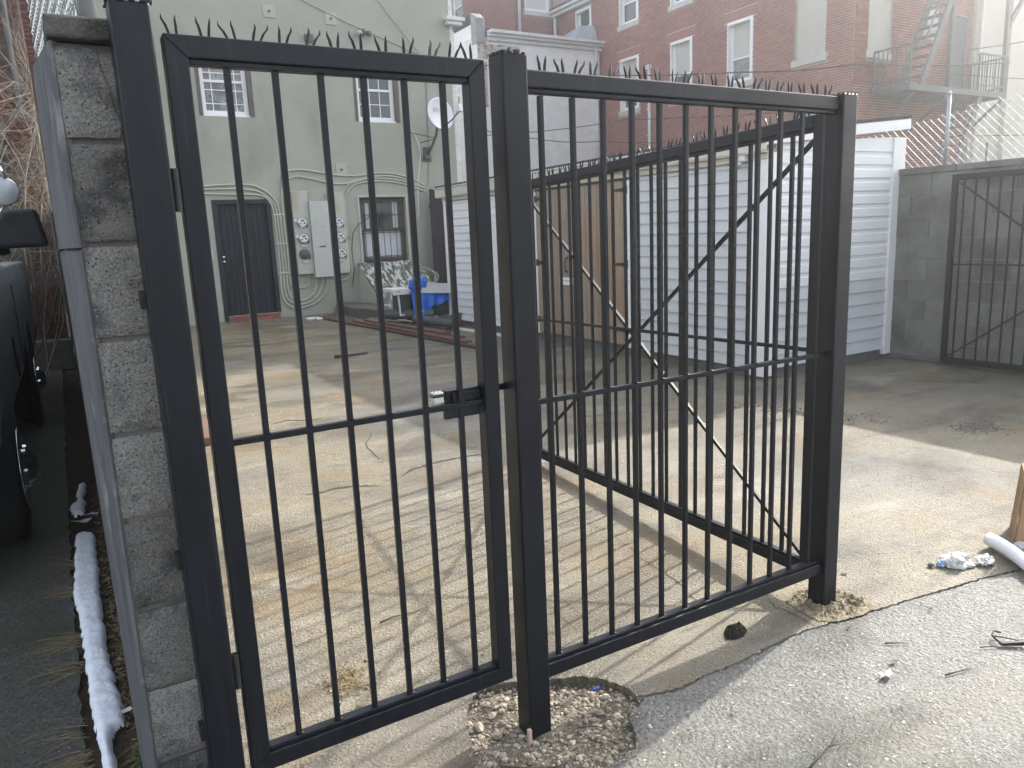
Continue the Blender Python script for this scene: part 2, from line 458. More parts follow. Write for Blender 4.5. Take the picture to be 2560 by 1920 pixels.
def wall_cells(F, mb, u0, u1, z0, z1, holes, d0, d1):
    us = sorted({u0, u1, *[h[0] for h in holes], *[h[1] for h in holes]})
    zs = sorted({z0, z1, *[h[2] for h in holes], *[h[3] for h in holes]})
    us = [u for u in us if u0 <= u <= u1]
    zs = [z for z in zs if z0 <= z <= z1]
    for a, b in zip(us, us[1:]):
        run = None
        for c, d in zip(zs, zs[1:]):
            mu, mz = (a+b)/2, (c+d)/2
            hit = any(h[0] < mu < h[1] and h[2] < mz < h[3] for h in holes)
            if hit:
                if run: F.box(mb, a, b, d0, d1, *run)
                run = None
            else:
                run = (run[0], d) if run else (c, d)
        if run: F.box(mb, a, b, d0, d1, *run)
    return mb

CAM = Vector((0, 0, 1.5))
def brickwork(F, parent, u0, u1, z0, z1, holes, m, singles=0, L=.19, H=.0635, gap=.011, proud=.009, name='brick', zmin_single=-1e9, jit=.002):
    cells = []
    nz = int((z1-z0)/H)
    for r in range(nz):
        z = z0+r*H
        u = u0-(L/2 if r % 2 else 0)
        while u < u1-1e-4:
            a, b = max(u, u0), min(u+L, u1)
            u += L
            segs = [(a, b)]
            for h in holes:
                if z+H > h[2]+.002 and z < h[3]-.002:
                    ns = []
                    for p, q in segs:
                        if q <= h[0] or p >= h[1]: ns.append((p, q))
                        else:
                            if p < h[0]: ns.append((p, h[0]))
                            if q > h[1]: ns.append((h[1], q))
                    segs = ns
            for p, q in segs:
                if q-p > .035: cells.append((p, q, z))
    if singles:
        key = sorted(range(len(cells)), key=lambda i: ((F.p((cells[i][0]+cells[i][1])/2, 0, cells[i][2])-CAM).length if cells[i][2] > zmin_single else 1e6))
        pick = set(key[:singles])
    else: pick = set()
    mass = MB()
    cache = {}
    for i, (p, q, z) in enumerate(cells):
        d = proud+random.uniform(-jit, jit)
        if i in pick:
            w = round(q-p, 2)
            if w not in cache:
                mb = MB().box(gap/2, w-gap/2, -.03, .0, gap/2, H-gap/2)
                me = mb.mesh(name)
                me.materials.append(m)
                cache[w] = me
            flip = F.u.cross(F.n).z > 0
            pt = F.p(q if flip else p, d, z)
            u = -F.u if flip else F.u
            inst(name, cache[w], parent, pt, (0, 0, math.atan2(u.y, u.x)))
        else:
            F.box(mass, p+gap/2, q-gap/2, -.02, d, z+gap/2, z+H-gap/2)
    if mass.v:
        build('brick_courses', mass, m, parent, kind='stuff', fix=True)

# ------------------------------------------------------------------ ground
def resample(pts, step, jit, seed):
    rg = random.Random(seed)
    out = []
    for a, b in zip(pts, pts[1:]):
        a, b = Vector(a), Vector(b)
        n = max(1, int((b-a).length/step))
        t = (b-a).normalized() if (b-a).length > 0 else Vector((1, 0))
        nn = Vector((-t.y, t.x))
        for i in range(n):
            q = a.lerp(b, i/n)
            if i: q = q+nn*rg.uniform(-jit, jit)
            out.append((q.x, q.y))
    out.append(tuple(pts[-1]))
    return out

PIT_BACK = [(.886, 1.898), (.926, 1.99), (.977, 2.046), (1.026, 2.081), (1.11, 2.065), (1.207, 2.014), (1.267, 1.981), (1.344, 1.949), (1.40, 1.888), (1.431, 1.819), (1.435, 1.762)]
PIT_FRONT = [(1.411, 1.713), (1.341, 1.686), (1.312, 1.612), (1.265, 1.556), (1.194, 1.541), (1.098, 1.545), (.986, 1.581), (.865, 1.661), (.857, 1.765)]
CRACK_R = [(1.435, 1.750), (1.576, 1.710), (1.70, 1.718), (1.852, 1.708), (2.0, 1.722), (2.182, 1.722), (2.36, 1.70), (2.579, 1.667), (2.85, 1.63), (3.158, 1.585), (3.376, 1.537), (4.6, 1.30), (7.0, .75), (11, -.2)]
CRACK_L = [(.20, 1.35), (.55, 1.58), (.70, 1.66), (.86, 1.765)]
def ground():
    g = MB().quad((-45, -45, -.09), (45, -45, -.09), (45, 45, -.09), (-45, 45, -.09))
    o = build('ground', g, M_EARTH, kind='structure')
    back = resample(PIT_BACK, .010, .0055, 1)
    front = resample(PIT_FRONT, .010, .0055, 2)
    cr = resample(CRACK_R, .012, .0042, 3)
    cl = resample(CRACK_L, .018, .005, 4)
    # the yard: everything behind the crack
    yard = cl[:-1]+back+cr[1:]+[(11, 17), (.2, 17)]
    yo = build('yard_concrete', MB().prism(yard, -.07, 0.0), M_YARD, kind='structure')
    # the pavement in front of it, a hair lower, with an open crack between
    cr2 = [(x+.002, y-.0035-.005*abs(math.sin(7*x))**3-.003*abs(math.sin(31*x))) for x, y in cr]
    cl2 = [(x, y-.010) for x, y in cl]
    pav = [(.2, -6), (11, -6)]+cr2[::-1][:-1]+front+cl2[::-1][1:]
    build('alley_pavement', MB().prism(pav, -.07, -.004), M_ALLEY, kind='structure')
    return yo
YARD = ground()

def strip(pts, w, z, seed):
    rg = random.Random(seed)
    mb = MB()
    P = resample(pts, .02, .004, seed)
    for i in range(len(P)-1):
        a, b = Vector(P[i]), Vector(P[i+1])
        t = (b-a)
        if t.length < 1e-5: continue
        n = Vector((-t.y, t.x)).normalized()
        f0, f1 = math.sin(math.pi*i/(len(P)-1)), math.sin(math.pi*(i+1)/(len(P)-1))
        w0, w1 = w*(.35+.65*f0)*rg.uniform(.6, 1.3), w*(.35+.65*f1)*rg.uniform(.6, 1.3)
        mb.quad((*(a-n*w0/2), z), (*(b-n*w1/2), z), (*(b+n*w1/2), z), (*(a+n*w0/2), z))
    return mb
cm = MB()
for i, (pts, w) in enumerate([
    ([(1.45, 3.936), (1.515, 3.887), (1.628, 3.802), (1.636, 3.727), (1.682, 3.63), (1.733, 3.588), (1.758, 3.554), (1.787, 3.502), (1.837, 3.461), (1.931, 3.341), (2.023, 3.232), (2.088, 3.191), (2.172, 3.121), (2.188, 3.077), (2.185, 3.01), (2.193, 2.951), (2.179, 2.888)], .0045),
    ([(2.176, 2.84), (2.18, 2.795), (2.163, 2.739), (2.164, 2.679), (2.123, 2.576), (2.122, 2.511), (2.112, 2.396), (2.103, 2.31), (2.092, 2.265), (2.06, 2.187), (2.044, 2.097), (2.01, 1.964), (2.009, 1.931)], .005),
    ([(1.611, 2.569), (1.611, 2.453), (1.594, 2.321), (1.586, 2.27)], .0025), ([(1.537, 2.455), (1.524, 2.325), (1.505, 2.166)], .0025),
    ([(1.943, 5.645), (1.897, 5.504), (1.793, 5.335), (1.756, 5.206), (1.742, 5.047), (1.723, 4.882), (1.746, 4.829), (1.777, 4.77)], .009),
    ([(2.287, 1.963), (2.256, 1.901), (2.267, 1.859), (2.27, 1.802), (2.262, 1.753), (2.262, 1.721), (2.286, 1.694), (2.282, 1.661)], .005),
    ([(1.70, 4.41), (1.81, 4.498), (1.934, 4.53), (2.079, 4.547), (2.217, 4.541), (2.384, 4.514)], .03),
    ([(1.088, 4.432), (1.176, 4.417), (1.284, 4.44), (1.384, 4.405), (1.523, 4.311)], .028), ([(1.357, 6.423), (1.491, 6.492), (1.604, 6.396), (1.76, 6.344)], .03),
    ([(3.1, 5.2), (3.6, 4.9), (4.1, 4.7), (4.6, 4.55)], .012), ([(2.6, 3.5), (2.9, 3.3), (3.3, 3.15)], .004)]):
    cm.add(strip(pts, w, .003, 20+i))
build('dirt_filled_crack', cm, M_CRACK, YARD, kind='stuff')

def rock(mb, x, y, z, r, rg, flat=.7):
    t = (1+5**.5)/2
    V = [(-1, t, 0), (1, t, 0), (-1, -t, 0), (1, -t, 0), (0, -1, t), (0, 1, t), (0, -1, -t), (0, 1, -t), (t, 0, -1), (t, 0, 1), (-t, 0, -1), (-t, 0, 1)]
    F = [(0, 11, 5), (0, 5, 1), (0, 1, 7), (0, 7, 10), (0, 10, 11), (1, 5, 9), (5, 11, 4), (11, 10, 2), (10, 7, 6), (7, 1, 8), (3, 9, 4), (3, 4, 2), (3, 2, 6), (3, 6, 8), (3, 8, 9), (4, 9, 5), (2, 4, 11), (6, 2, 10), (8, 6, 7), (9, 8, 1)]
    n = len(mb.v)
    a = rg.uniform(0, 6.28)
    sx, sy, sz = r*rg.uniform(.7, 1.35), r*rg.uniform(.6, 1.1), r*flat*rg.uniform(.6, 1.1)
    ca, sa = math.cos(a), math.sin(a)
    for v in V:
        k = rg.uniform(.75, 1.15)/1.9
        px, py, pz = v[0]*sx*k, v[1]*sy*k, v[2]*sz*k
        mb.v.append((x+px*ca-py*sa, y+px*sa+py*ca, z+pz))
    mb.f += [tuple(n+i for i in f) for f in F]
def inside(poly, x, y):
    c = False
    j = len(poly)-1
    for i in range(len(poly)):
        xi, yi = poly[i]
        xj, yj = poly[j]
        if (yi > y) != (yj > y) and x < (xj-xi)*(y-yi)/(yj-yi)+xi: c = not c
        j = i
    return c
def edge_dist(poly, x, y):
    best = 9
    for i in range(len(poly)):
        a, b = Vector(poly[i-1]), Vector(poly[i])
        p = Vector((x, y))
        ab = b-a
        t = max(0, min(1, (p-a).dot(ab)/max(ab.length_squared, 1e-9)))
        best = min(best, (p-a-ab*t).length)
    return best
from mathutils import noise as MN
def heightfield(poly, cell, hfun):
    xs = [p[0] for p in poly]
    ys = [p[1] for p in poly]
    x0, y0 = min(xs), min(ys)
    nx, ny = int((max(xs)-x0)/cell)+2, int((max(ys)-y0)/cell)+2
    idx = {}
    mb = MB()
    def vid(i, j):
        if (i, j) not in idx:
            x, y = x0+i*cell, y0+j*cell
            x += .35*cell*MN.noise(Vector((x*60, y*60, 1)))
            y += .35*cell*MN.noise(Vector((x*60, y*60, 7)))
            idx[(i, j)] = len(mb.v)
            mb.v.append((x, y, hfun(x, y)))
        return idx[(i, j)]
    for i in range(nx):
        for j in range(ny):
            if inside(poly, x0+(i+.5)*cell, y0+(j+.5)*cell):
                mb.f.append((vid(i, j), vid(i+1, j), vid(i+1, j+1), vid(i, j+1)))
    for k, (x, y, z) in enumerate(mb.v):
        if inside(poly, x, y): continue
        p = Vector((x, y))
        best, bq = 9, p
        for a in range(len(poly)):
            q0, q1 = Vector(poly[a-1]), Vector(poly[a])
            e = q1-q0
            t = max(0, min(1, (p-q0).dot(e)/max(e.length_squared, 1e-9)))
            q = q0+e*t
            if (p-q).length < best: best, bq = (p-q).length, q
        mb.v[k] = (bq.x, bq.y, hfun(bq.x, bq.y))
    return mb
PIT = PIT_BACK+PIT_FRONT
PIT_BIG = [(1.15+(x-1.15)*1.06, 1.81+(y-1.81)*1.06) for x, y in PIT]
def pit_h(x, y):
    return -.030+.012*MN.noise(Vector((x*9, y*9, 0)))+.006*MN.noise(Vector((x*40, y*40, 3)))+.022*max(0, (1.62-y)/.1)*.6
pb = build('pit_bottom', heightfield(PIT_BIG, .02, pit_h), M_PITSOIL, YARD, smooth=True, kind='stuff')
rg = random.Random(5)
gm = MB()
for k in range(3400):
    x, y = rg.uniform(.85, 1.45), rg.uniform(1.53, 2.09)
    if not inside(PIT, x, y): continue
    if 1.04 < x < 1.14 and 1.785 < y < 1.885: continue
    r = .0030+.010*rg.random()**4
    rock(gm, x, y, pit_h(x, y)+r*.12, r, rg)
for x, y, r in ((1.30, 1.78, .018), (1.335, 1.735, .02), (1.285, 1.72, .015), (1.20, 1.99, .017), (1.17, 1.965, .014), (.94, 1.93, .026), (.965, 1.86, .028), (1.36, 1.83, .016), (1.08, 1.64, .015), (1.16, 1.60, .014), (1.22, 1.68, .012), (.99, 1.70, .016), (1.38, 1.72, .017), (1.43, 1.722, .015)):
    rock(gm, x, y, pit_h(x, y)+r*.4, r, rg)
RIM = PIT_BACK+PIT_FRONT
for k in range(330):
    a_ = rg.randrange(len(RIM))
    p0_, p1_ = RIM[a_-1], RIM[a_]
    u = rg.random()
    x, y = p0_[0]+(p1_[0]-p0_[0])*u+rg.gauss(0, .012), p0_[1]+(p1_[1]-p0_[1])*u+rg.gauss(0, .012)
    inn = inside(PIT, x, y)
    r = rg.uniform(.002, .008 if inn else .0045)
    rock(gm, x, y, (pit_h(x, y)+.006 if inn else .0), r, rg)
tag(build('gravel', gm, M_GRAVEL, fix=False), 'loose mixed gravel in the broken hole around the middle gate post', 'gravel', kind='stuff')
# crumbled concrete round the right post
PATCH = [(2.322, 1.908), (2.426, 1.949), (2.527, 1.921), (2.597, 1.841), (2.608, 1.748), (2.553, 1.676), (2.478, 1.668), (2.354, 1.69), (2.302, 1.73), (2.304, 1.802)]
def patch_h(x, y):
    d = min(edge_dist(PATCH, x, y)/.03, 1)
    return .0025+d*max(.0, .003+.016*MN.noise(Vector((x*45, y*45, 0)))+.012*MN.noise(Vector((x*95, y*95, 5))))
build('crumbled_patch', heightfield(PATCH, .007, patch_h), M_PATCH, YARD, kind='stuff')
# small chips and seeds over the yard and pavement
cmb = MB()
for k in range(2300):
    x, y = rg.uniform(.25, 5.2), rg.uniform(1.05, 7.5)
    if inside(PIT, x, y): continue
    den = 1.0 if y > 3.2 else .35
    if rg.random() > den: continue
    r = rg.uniform(.0016, .0042)*(1+.28*max(0, y-2))
    rock(cmb, x, y, .002, r, rg, .4)
for k in range(600):
    x = rg.uniform(.7, 3.4)
    y = rg.uniform(.9, 1.72)
    if inside(PIT, x, y): continue
    rock(cmb, x, y, -.003, rg.uniform(.0016, .006), rg, .45)
for k in range(420):
    a = rg.gauss(0, 1)
gr2 = MB()
for k in range(420):
    a = rg.gauss(0, 1)
    x, y = 4.95+.10*rg.gauss(0, 1)+.10*a, 3.85-.28*a
    rock(gr2, x, y, .002, rg.uniform(.004, .013), rg, .45)
    x, y = 5.47+.10*rg.gauss(0, 1), 2.88+.07*rg.gauss(0, 1)
    rock(gr2, x, y, .002, rg.uniform(.004, .011), rg, .35)
tag(build('loose_gravel', gr2, mat('dark_yard_gravel', (.15, .14, .12), (.08, .075, .065), 50, .85, rnd=.5, island=True), fix=False), 'dark loose gravel drifted on the far right of the yard', 'gravel', kind='stuff')
M_CHIP = mat('pale_stone_chips', (.56, .53, .46), (.42, .39, .32), 30, .6, rnd=.35, island=True)
tag(build('stone_chips', cmb, M_CHIP, fix=False), 'small pale stone chips scattered over the yard concrete', 'stone chips', kind='stuff')

# the side alley on the left, its soil strip and the snow
sa = [(-6, .4), (-.145, .4)]+resample([(-.145, .4), (-.140, 2.4), (-.150, 3.4), (-.155, 5), (-.16, 13)], .05, .008, 9)[1:]+[(-6, 13)]
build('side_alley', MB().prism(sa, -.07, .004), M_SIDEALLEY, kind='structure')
DS = [(-.165, .5), (.13, .5), (.13, 13), (-.165, 13)]
def dirt_h(x, y):
    return -.018+.03*max(0, (x+.03)/.08)*.5+.016*MN.noise(Vector((x*14, y*9, 0)))+.008*MN.noise(Vector((x*50, y*50, 2)))
build('soil_strip', heightfield([(-.165, 1.9), (.10, 1.9), (.06, 13), (-.165, 13)], .03, dirt_h), M_DIRT, smooth=True, kind='structure')
SNOW1 = resample([(-.129, 4.514), (-.08, 4.53), (-.036, 4.476), (-.040, 3.886), (-.045, 3.346), (-.040, 2.987), (-.024, 2.765), (-.018, 2.60), (-.02, 2.545), (-.048, 2.525), (-.062, 2.44), (-.054, 2.327), (-.045, 2.24), (-.09, 2.22), (-.092, 2.354), (-.105, 2.516), (-.116, 2.772), (-.120, 3.042), (-.130, 3.407), (-.150, 3.679), (-.138, 4.066), (-.129, 4.514)], .03, .005, 11)
SNOW2 = resample([(-.097, 5.505), (-.05, 5.568), (-.051, 5.372), (-.085, 5.2), (-.061, 5.152), (-.073, 4.90), (-.13, 4.88), (-.150, 5.055), (-.10, 5.2), (-.11, 5.35), (-.097, 5.505)], .03, .006, 12)
def snow_h(poly):
    def f(x, y):
        d = max(0, edge_dist(poly, x, y)) if inside(poly, x, y) else 0
        return -.002+.034*(1-math.exp(-d/.008))+.003*MN.noise(Vector((x*25, y*25, 0)))*min(1, d/.01)+.003*MN.noise(Vector((x*110, y*110, 4)))*min(1, d/.006)
    return f
so_ = build('snow_strip', heightfield(SNOW1, .0065, snow_h(SNOW1)), M_SNOW, smooth=True)
tag(so_, 'long narrow strip of old snow lying beside the block wall', 'snow', kind='stuff')
so_ = build('snow_patch', heightfield(SNOW2, .008, snow_h(SNOW2)), M_SNOW, smooth=True)
tag(so_, 'small leftover snow patch further up the dark alley strip', 'snow', kind='stuff')
gb = MB()
gg = MB()
def blade(mb, x, y, z, L, ang, lift, w, rg):
    dx, dy = math.cos(ang), math.sin(ang)
    px, py = -dy*w, dx*w
    prev = None
    for i in range(4):
        t = i/3
        r = L*t
        h = z+L*(lift*t-.75*lift*t*t)
        cx, cy = x+dx*r, y+dy*r
        k = 1-t*.85
        cur = ((cx-px*k, cy-py*k, h), (cx+px*k, cy+py*k, h))
        if prev: mb.quad(prev[0], prev[1], cur[1], cur[0])
        prev = cur
for k in range(520):
    x, y = rg.uniform(-.02, .045), rg.uniform(2.15, 5.2)
    blade(gb, x, y, dirt_h(x, y), rg.uniform(.03, .10), rg.uniform(0, 6.28), rg.uniform(.1, .9), .0012, rg)
for cx, cy, n, a0 in ((-.15, 3.75, 40, 2.9), (-.15, 3.25, 60, 3.2), (-.15, 3.02, 34, 3.3), (-.14, 2.42, 46, 3.5), (-.145, 2.6, 18, 3.3), (-.15, 4.1, 26, 2.8)):
    for k in range(n):
        blade(gb, cx+rg.uniform(-.01, .03), cy+rg.uniform(-.06, .06), .0, rg.uniform(.07, .20), a0+rg.gauss(0, .30), rg.uniform(.15, .45), .0013, rg)
for k in range(70):
    blade(gg, .01+rg.gauss(0, .012), 2.34+rg.gauss(0, .03), -.005, rg.uniform(.02, .045), rg.uniform(0, 6.28), rg.uniform(.5, 1.1), .004, rg)
for k in range(60):
    blade(gg, -.12+rg.gauss(0, .012), 3.2+rg.gauss(0, .05), -.005, rg.uniform(.02, .045), rg.uniform(0, 6.28), rg.uniform(.4, .9), .0018, rg)
tag(build('dry_grass', gb, M_STRAW, fix=False), 'dry straw grass along the alley edge beside the snow', 'grass', kind='stuff')
tag(build('green_grass', gg, M_GREEN, fix=False), 'few green blades growing at the foot of the block wall', 'grass', kind='stuff')
lm = MB()
def leaf(mb, x, y, z, r, rg):
    a = rg.uniform(0, 6.28)
    n = len(mb.v)
    k = 7
    mb.v.append((x, y, z+r*.15))
    for i in range(k):
        b = a+6.283*i/k
        q = r*(1 if i % 2 else .55)*rg.uniform(.7, 1.2)
        mb.v.append((x+math.cos(b)*q, y+math.sin(b)*q, z+r*rg.uniform(-.05, .45)))
    for i in range(k): mb.f.append((n, n+1+i, n+1+(i+1) % k))
for k in range(300):
    x, y = rg.uniform(-.03, .05), rg.uniform(2.2, 5.5)
    leaf(lm, x, y, dirt_h(x, y)+.008, rg.uniform(.007, .02), rg)
for k in range(60):
    x, y = rg.gauss(.65, .05), rg.gauss(2.37, .05)
    leaf(lm, x, y, .004, rg.uniform(.004, .010), rg)
for k in range(26):
    x, y = rg.uniform(.4, 3.2), rg.uniform(1.1, 4.5)
    leaf(lm, x, y, .004, rg.uniform(.006, .014), rg)
tag(build('leaf_litter', lm, M_LEAF, fix=False), 'brown dead leaf litter in the soil strip and on the concrete', 'leaf litter', kind='stuff')

# ------------------------------------------------------------------ steel gate and fence
def spike_mesh(lean):
    mb = MB()
    for s in (-1, 1):
        x0 = s*.007
        x1 = x0+s*.006+lean
        a, b = .0027, .0020
        zt = .042
        mb.quadbox([(x0-a, -a, 0), (x0+a, -a, 0), (x0+a, a, 0), (x0-a, a, 0), (x0+(x1-x0)*.5-a, -a, .020), (x0+(x1-x0)*.5+a, -a, .020), (x0+(x1-x0)*.5+a, a, .020), (x0+(x1-x0)*.5-a, a, .020)])
        mb.quadbox([(x0+(x1-x0)*.5-a, -a, .0202), (x0+(x1-x0)*.5+a, -a, .0202), (x0+(x1-x0)*.5+a, a, .0202), (x0+(x1-x0)*.5-a, a, .0202), (x1-b, -b, .032), (x1+b, -b, .032), (x1+b, b, .032), (x1-b, b, .032)])
        mb.quadbox([(x1-b, -b, .0322), (x1+b, -b, .0322), (x1+b, b, .0322), (x1-b, b, .0322), (x1+s*.001-.0004, -.0004, zt), (x1+s*.001+.0004, -.0004, zt), (x1+s*.001+.0004, .0004, zt), (x1+s*.001-.0004, .0004, zt)])
    me = mb.mesh('spike')
    me.materials.append(M_BLACK)
    return me
SPK = [spike_mesh(l) for l in (-.009, .008, -.003, .013)]
def spikes(parent, pts, rz=0):
    for i, p in enumerate(pts):
        inst('spike', SPK[(i*2+(i//3)) % 4], parent, p, (random.uniform(-.12, .12), random.uniform(-.12, .12), rz+random.uniform(-.25, .25)))
T = .046
YC = 1.832
def ped_gate():
    g = thing('pedestrian_gate', 'closed narrow black steel gate hung on the post by the block wall', 'gate', (.625, YC, .187))
    x0, x1, z0, z1 = .246, 1.004, .187, 1.937
    h = T/2
    def mitre(name, A, B, Cc, D):
        build(name, MB().quadbox([(p[0], YC-h, p[1]) for p in (A, B, Cc, D)]+[(p[0], YC+h, p[1]) for p in (A, B, Cc, D)]), M_BLACK, g, bevel=.003)
    e = .0006
    mitre('stile', (x0, z0), (x0+T, z0+T), (x0+T, z1-T), (x0, z1))
    mitre('stile', (x1-T, z0+T), (x1, z0), (x1, z1), (x1-T, z1-T))
    mitre('top_rail', (x0+e, z1), (x0+T+e, z1-T), (x1-T-e, z1-T), (x1-e, z1))
    mitre('bottom_rail', (x0+e, z0), (x1-e, z0), (x1-T-e, z0+T), (x0+T+e, z0+T))
    for (xa_, xb_, za_, zb_) in ((x0+.002, x0+T, z1-.002, z1-T), (x1-.002, x1-T, z1-.002, z1-T), (x0+.002, x0+T, z0+.002, z0+T), (x1-.002, x1-T, z0+.002, z0+T)):
        build('weld', MB().tube([(xa_+(xb_-xa_)*q/9, YC-h-.0003+.0008*math.sin(q*2.3), za_+(zb_-za_)*q/9) for q in range(10)], .0016, 5), M_BLACK, g, smooth=True)
    build('channel', MB().box(x0+T+.001, x1-T-.001, YC-.014, YC+.014, z0+T, z0+T+.012), M_BLACK, g, bevel=.002, label='raised channel strip on top of the bottom rail')
    build('channel', MB().box(x0+T+.001, x1-T-.001, YC-.014, YC+.014, z1-T-.012, z1-T), M_BLACK, g, bevel=.002, label='raised channel strip under the top rail')
    build('middle_rail', MB().box(x0+T, x1-T, YC-.0078, YC+.0078, 1.036, 1.052), M_BLACK, g, bevel=.002)
    b = .0142
    for k in range(6):
        x = .371+k*.1042
        build('bar', MB().box(x-b/2, x+b/2, YC-b/2, YC+b/2, z0+T+.012, z1-T-.012), M_BLACK, g, bevel=.0015)
        for zz in (z0+T+.0122, 1.0525):
            build('weld', MB().lathe((x+.006, YC-.004, zz), (0, 0, 1), [(0, .009), (.003, .0055), (.0055, .002)], 8), M_BLACK, g, smooth=True)
    build('latch_box', MB().box(.853, x1-T, YC+.0085, YC+.045, 1.030, 1.086), M_BLACK, g, bevel=.003)
    build('latch_plate', MB().box(.842, .954, YC-.004, YC+.0080, 1.010, 1.0355), M_BLACK, g, bevel=.001)
    build('latch_plate', MB().box(.870, .956, YC+.0012, YC+.0080, 1.0525, 1.078), M_BLACK, g, bevel=.001)
    lk = build('lock_body', MB().box(.818, .850, YC+.012, YC+.034, 1.052, 1.084), M_LOCK, g, bevel=.003, label='worn pale lock body at the latch end')
    build('lock_band', MB().box(.8175, .8505, YC+.0115, YC+.0345, 1.070, 1.079), M_METERD, lk)
    build('lock_pins', MB().box(.822, .826, YC+.015, YC+.021, 1.084, 1.088).box(.833, .836, YC+.015, YC+.021, 1.084, 1.089).box(.842, .846, YC+.015, YC+.021, 1.084, 1.090), M_CHROME, lk)
    build('latch_bolt', MB().tube([(x1-.01, YC+.03, 1.07), (x1+.05, YC+.03, 1.07)], .010, 10), M_BLACK, g, smooth=True)
    for z in (1.62, .48):
        hn = build('hinge', MB().tube([(.2365, YC-.016, z-.045), (.2365, YC-.016, z+.045)], .0095, 12), M_IRON, g)
        build('hinge_leaf', MB().box(.229, .2455, YC-.020, YC-.014, z-.04, z+.04), M_IRON, hn)
    spikes(g, [(.272+k*.0585+random.uniform(-.008, .008), YC+random.uniform(-.008, .008), z1-.001) for k in range(13)])
ped_gate()

def post(name, parent, x, z0, z1, m=M_BLACK, w=.077, label=None):
    h = w/2
    mb = MB().box(x-h, x+h, YC-h, YC+h, z0, z1)
    o = build(name, mb, m, parent, bevel=.006, label=label, seg=3)
    cap = MB()
    n = len(cap.v)
    for i in range(14):                                # the ragged torch-cut top edge
        a = i/14*4
        k, f = int(a), a-int(a)
        cs = [(-h, -h), (h, -h), (h, h), (-h, h)]
        p, q = cs[k % 4], cs[(k+1) % 4]
        xx, yy = p[0]+(q[0]-p[0])*f, p[1]+(q[1]-p[1])*f
        r = random.uniform(.003, .007)
        cap.box(x+xx*.95-r, x+xx*.95+r, YC+yy*.95-r, YC+yy*.95+r, z1-.002, z1+random.uniform(.0005, .006))
    build('cut_edge', cap, M_IRON, o)
    return o
gp = thing('gate_post', 'black square steel post bolted to the end of the block wall', 'post', (.189, YC, -.02))
post('post_tube', gp, .189, -.02, 1.99)
for z in (1.39, .78, .33):
    build('mounting_tab', MB().box(.140, .150, YC+.005, YC+.05, z-.02, z+.02), M_IRON, gp)
fs = thing('fence_section', 'fixed black steel fence section standing between two square posts', 'fence', (1.75, YC, 0))
post('post', fs, 1.087, -.06, 1.958, label='middle post standing in the gravel hole')
build('lug', MB().lathe((1.092, YC, 1.957), (0, 0, 1), [(0, .009), (.010, .010), (.014, .006), (.017, .006)], 10), M_IRON, fs)
post('post', fs, 2.446, -.02, 1.925, label='right post set in crumbled concrete')
def fence_panel():
    xa, xb = 1.1262, 2.4068
    h = T/2
    zb0, zt1 = .142, 1.923
    sl_ = -.0075
    def slanted(za, zb, d, name, bev=.004):
        P = [(xa, YC-d, za), (xb, YC-d, za+sl_), (xb, YC+d, za+sl_), (xa, YC+d, za)]
        Q = [(p[0], p[1], p[2]+zb-za) for p in P]
        build(name, MB().quadbox(P+Q), M_BLACK, fs, bevel=bev)
    slanted(zt1-T, zt1, h, 'top_rail')
    slanted(zb0, zb0+T, h, 'bottom_rail')
    slanted(zb0+T, zb0+T+.012, .014, 'channel', .002)
    slanted(zt1-T-.012, zt1-T, .014, 'channel', .002)
    slanted(1.007, 1.023, .0078, 'middle_rail', .002)
    b = .0142
    for k in range(12):
        x = 1.184+k*.106
        build('bar', MB().box(x-b/2, x+b/2, YC-b/2, YC+b/2, zb0+T+.004, zt1-T-.016), M_BLACK, fs, bevel=.0015)
        for zz in (zb0+T+.0115-(x-xa)*.006, 1.0225-(x-xa)*.006):
            build('weld', MB().lathe((x+.006, YC-.004, zz), (0, 0, 1), [(0, .009), (.003, .0055), (.0055, .002)], 8), M_BLACK, fs, smooth=True)
    spikes(fs, [(1.135+k*.0585+random.uniform(-.006, .006), YC+random.uniform(-.008, .008), zt1-.001+sl_*k/22) for k in range(22)])
fence_panel()

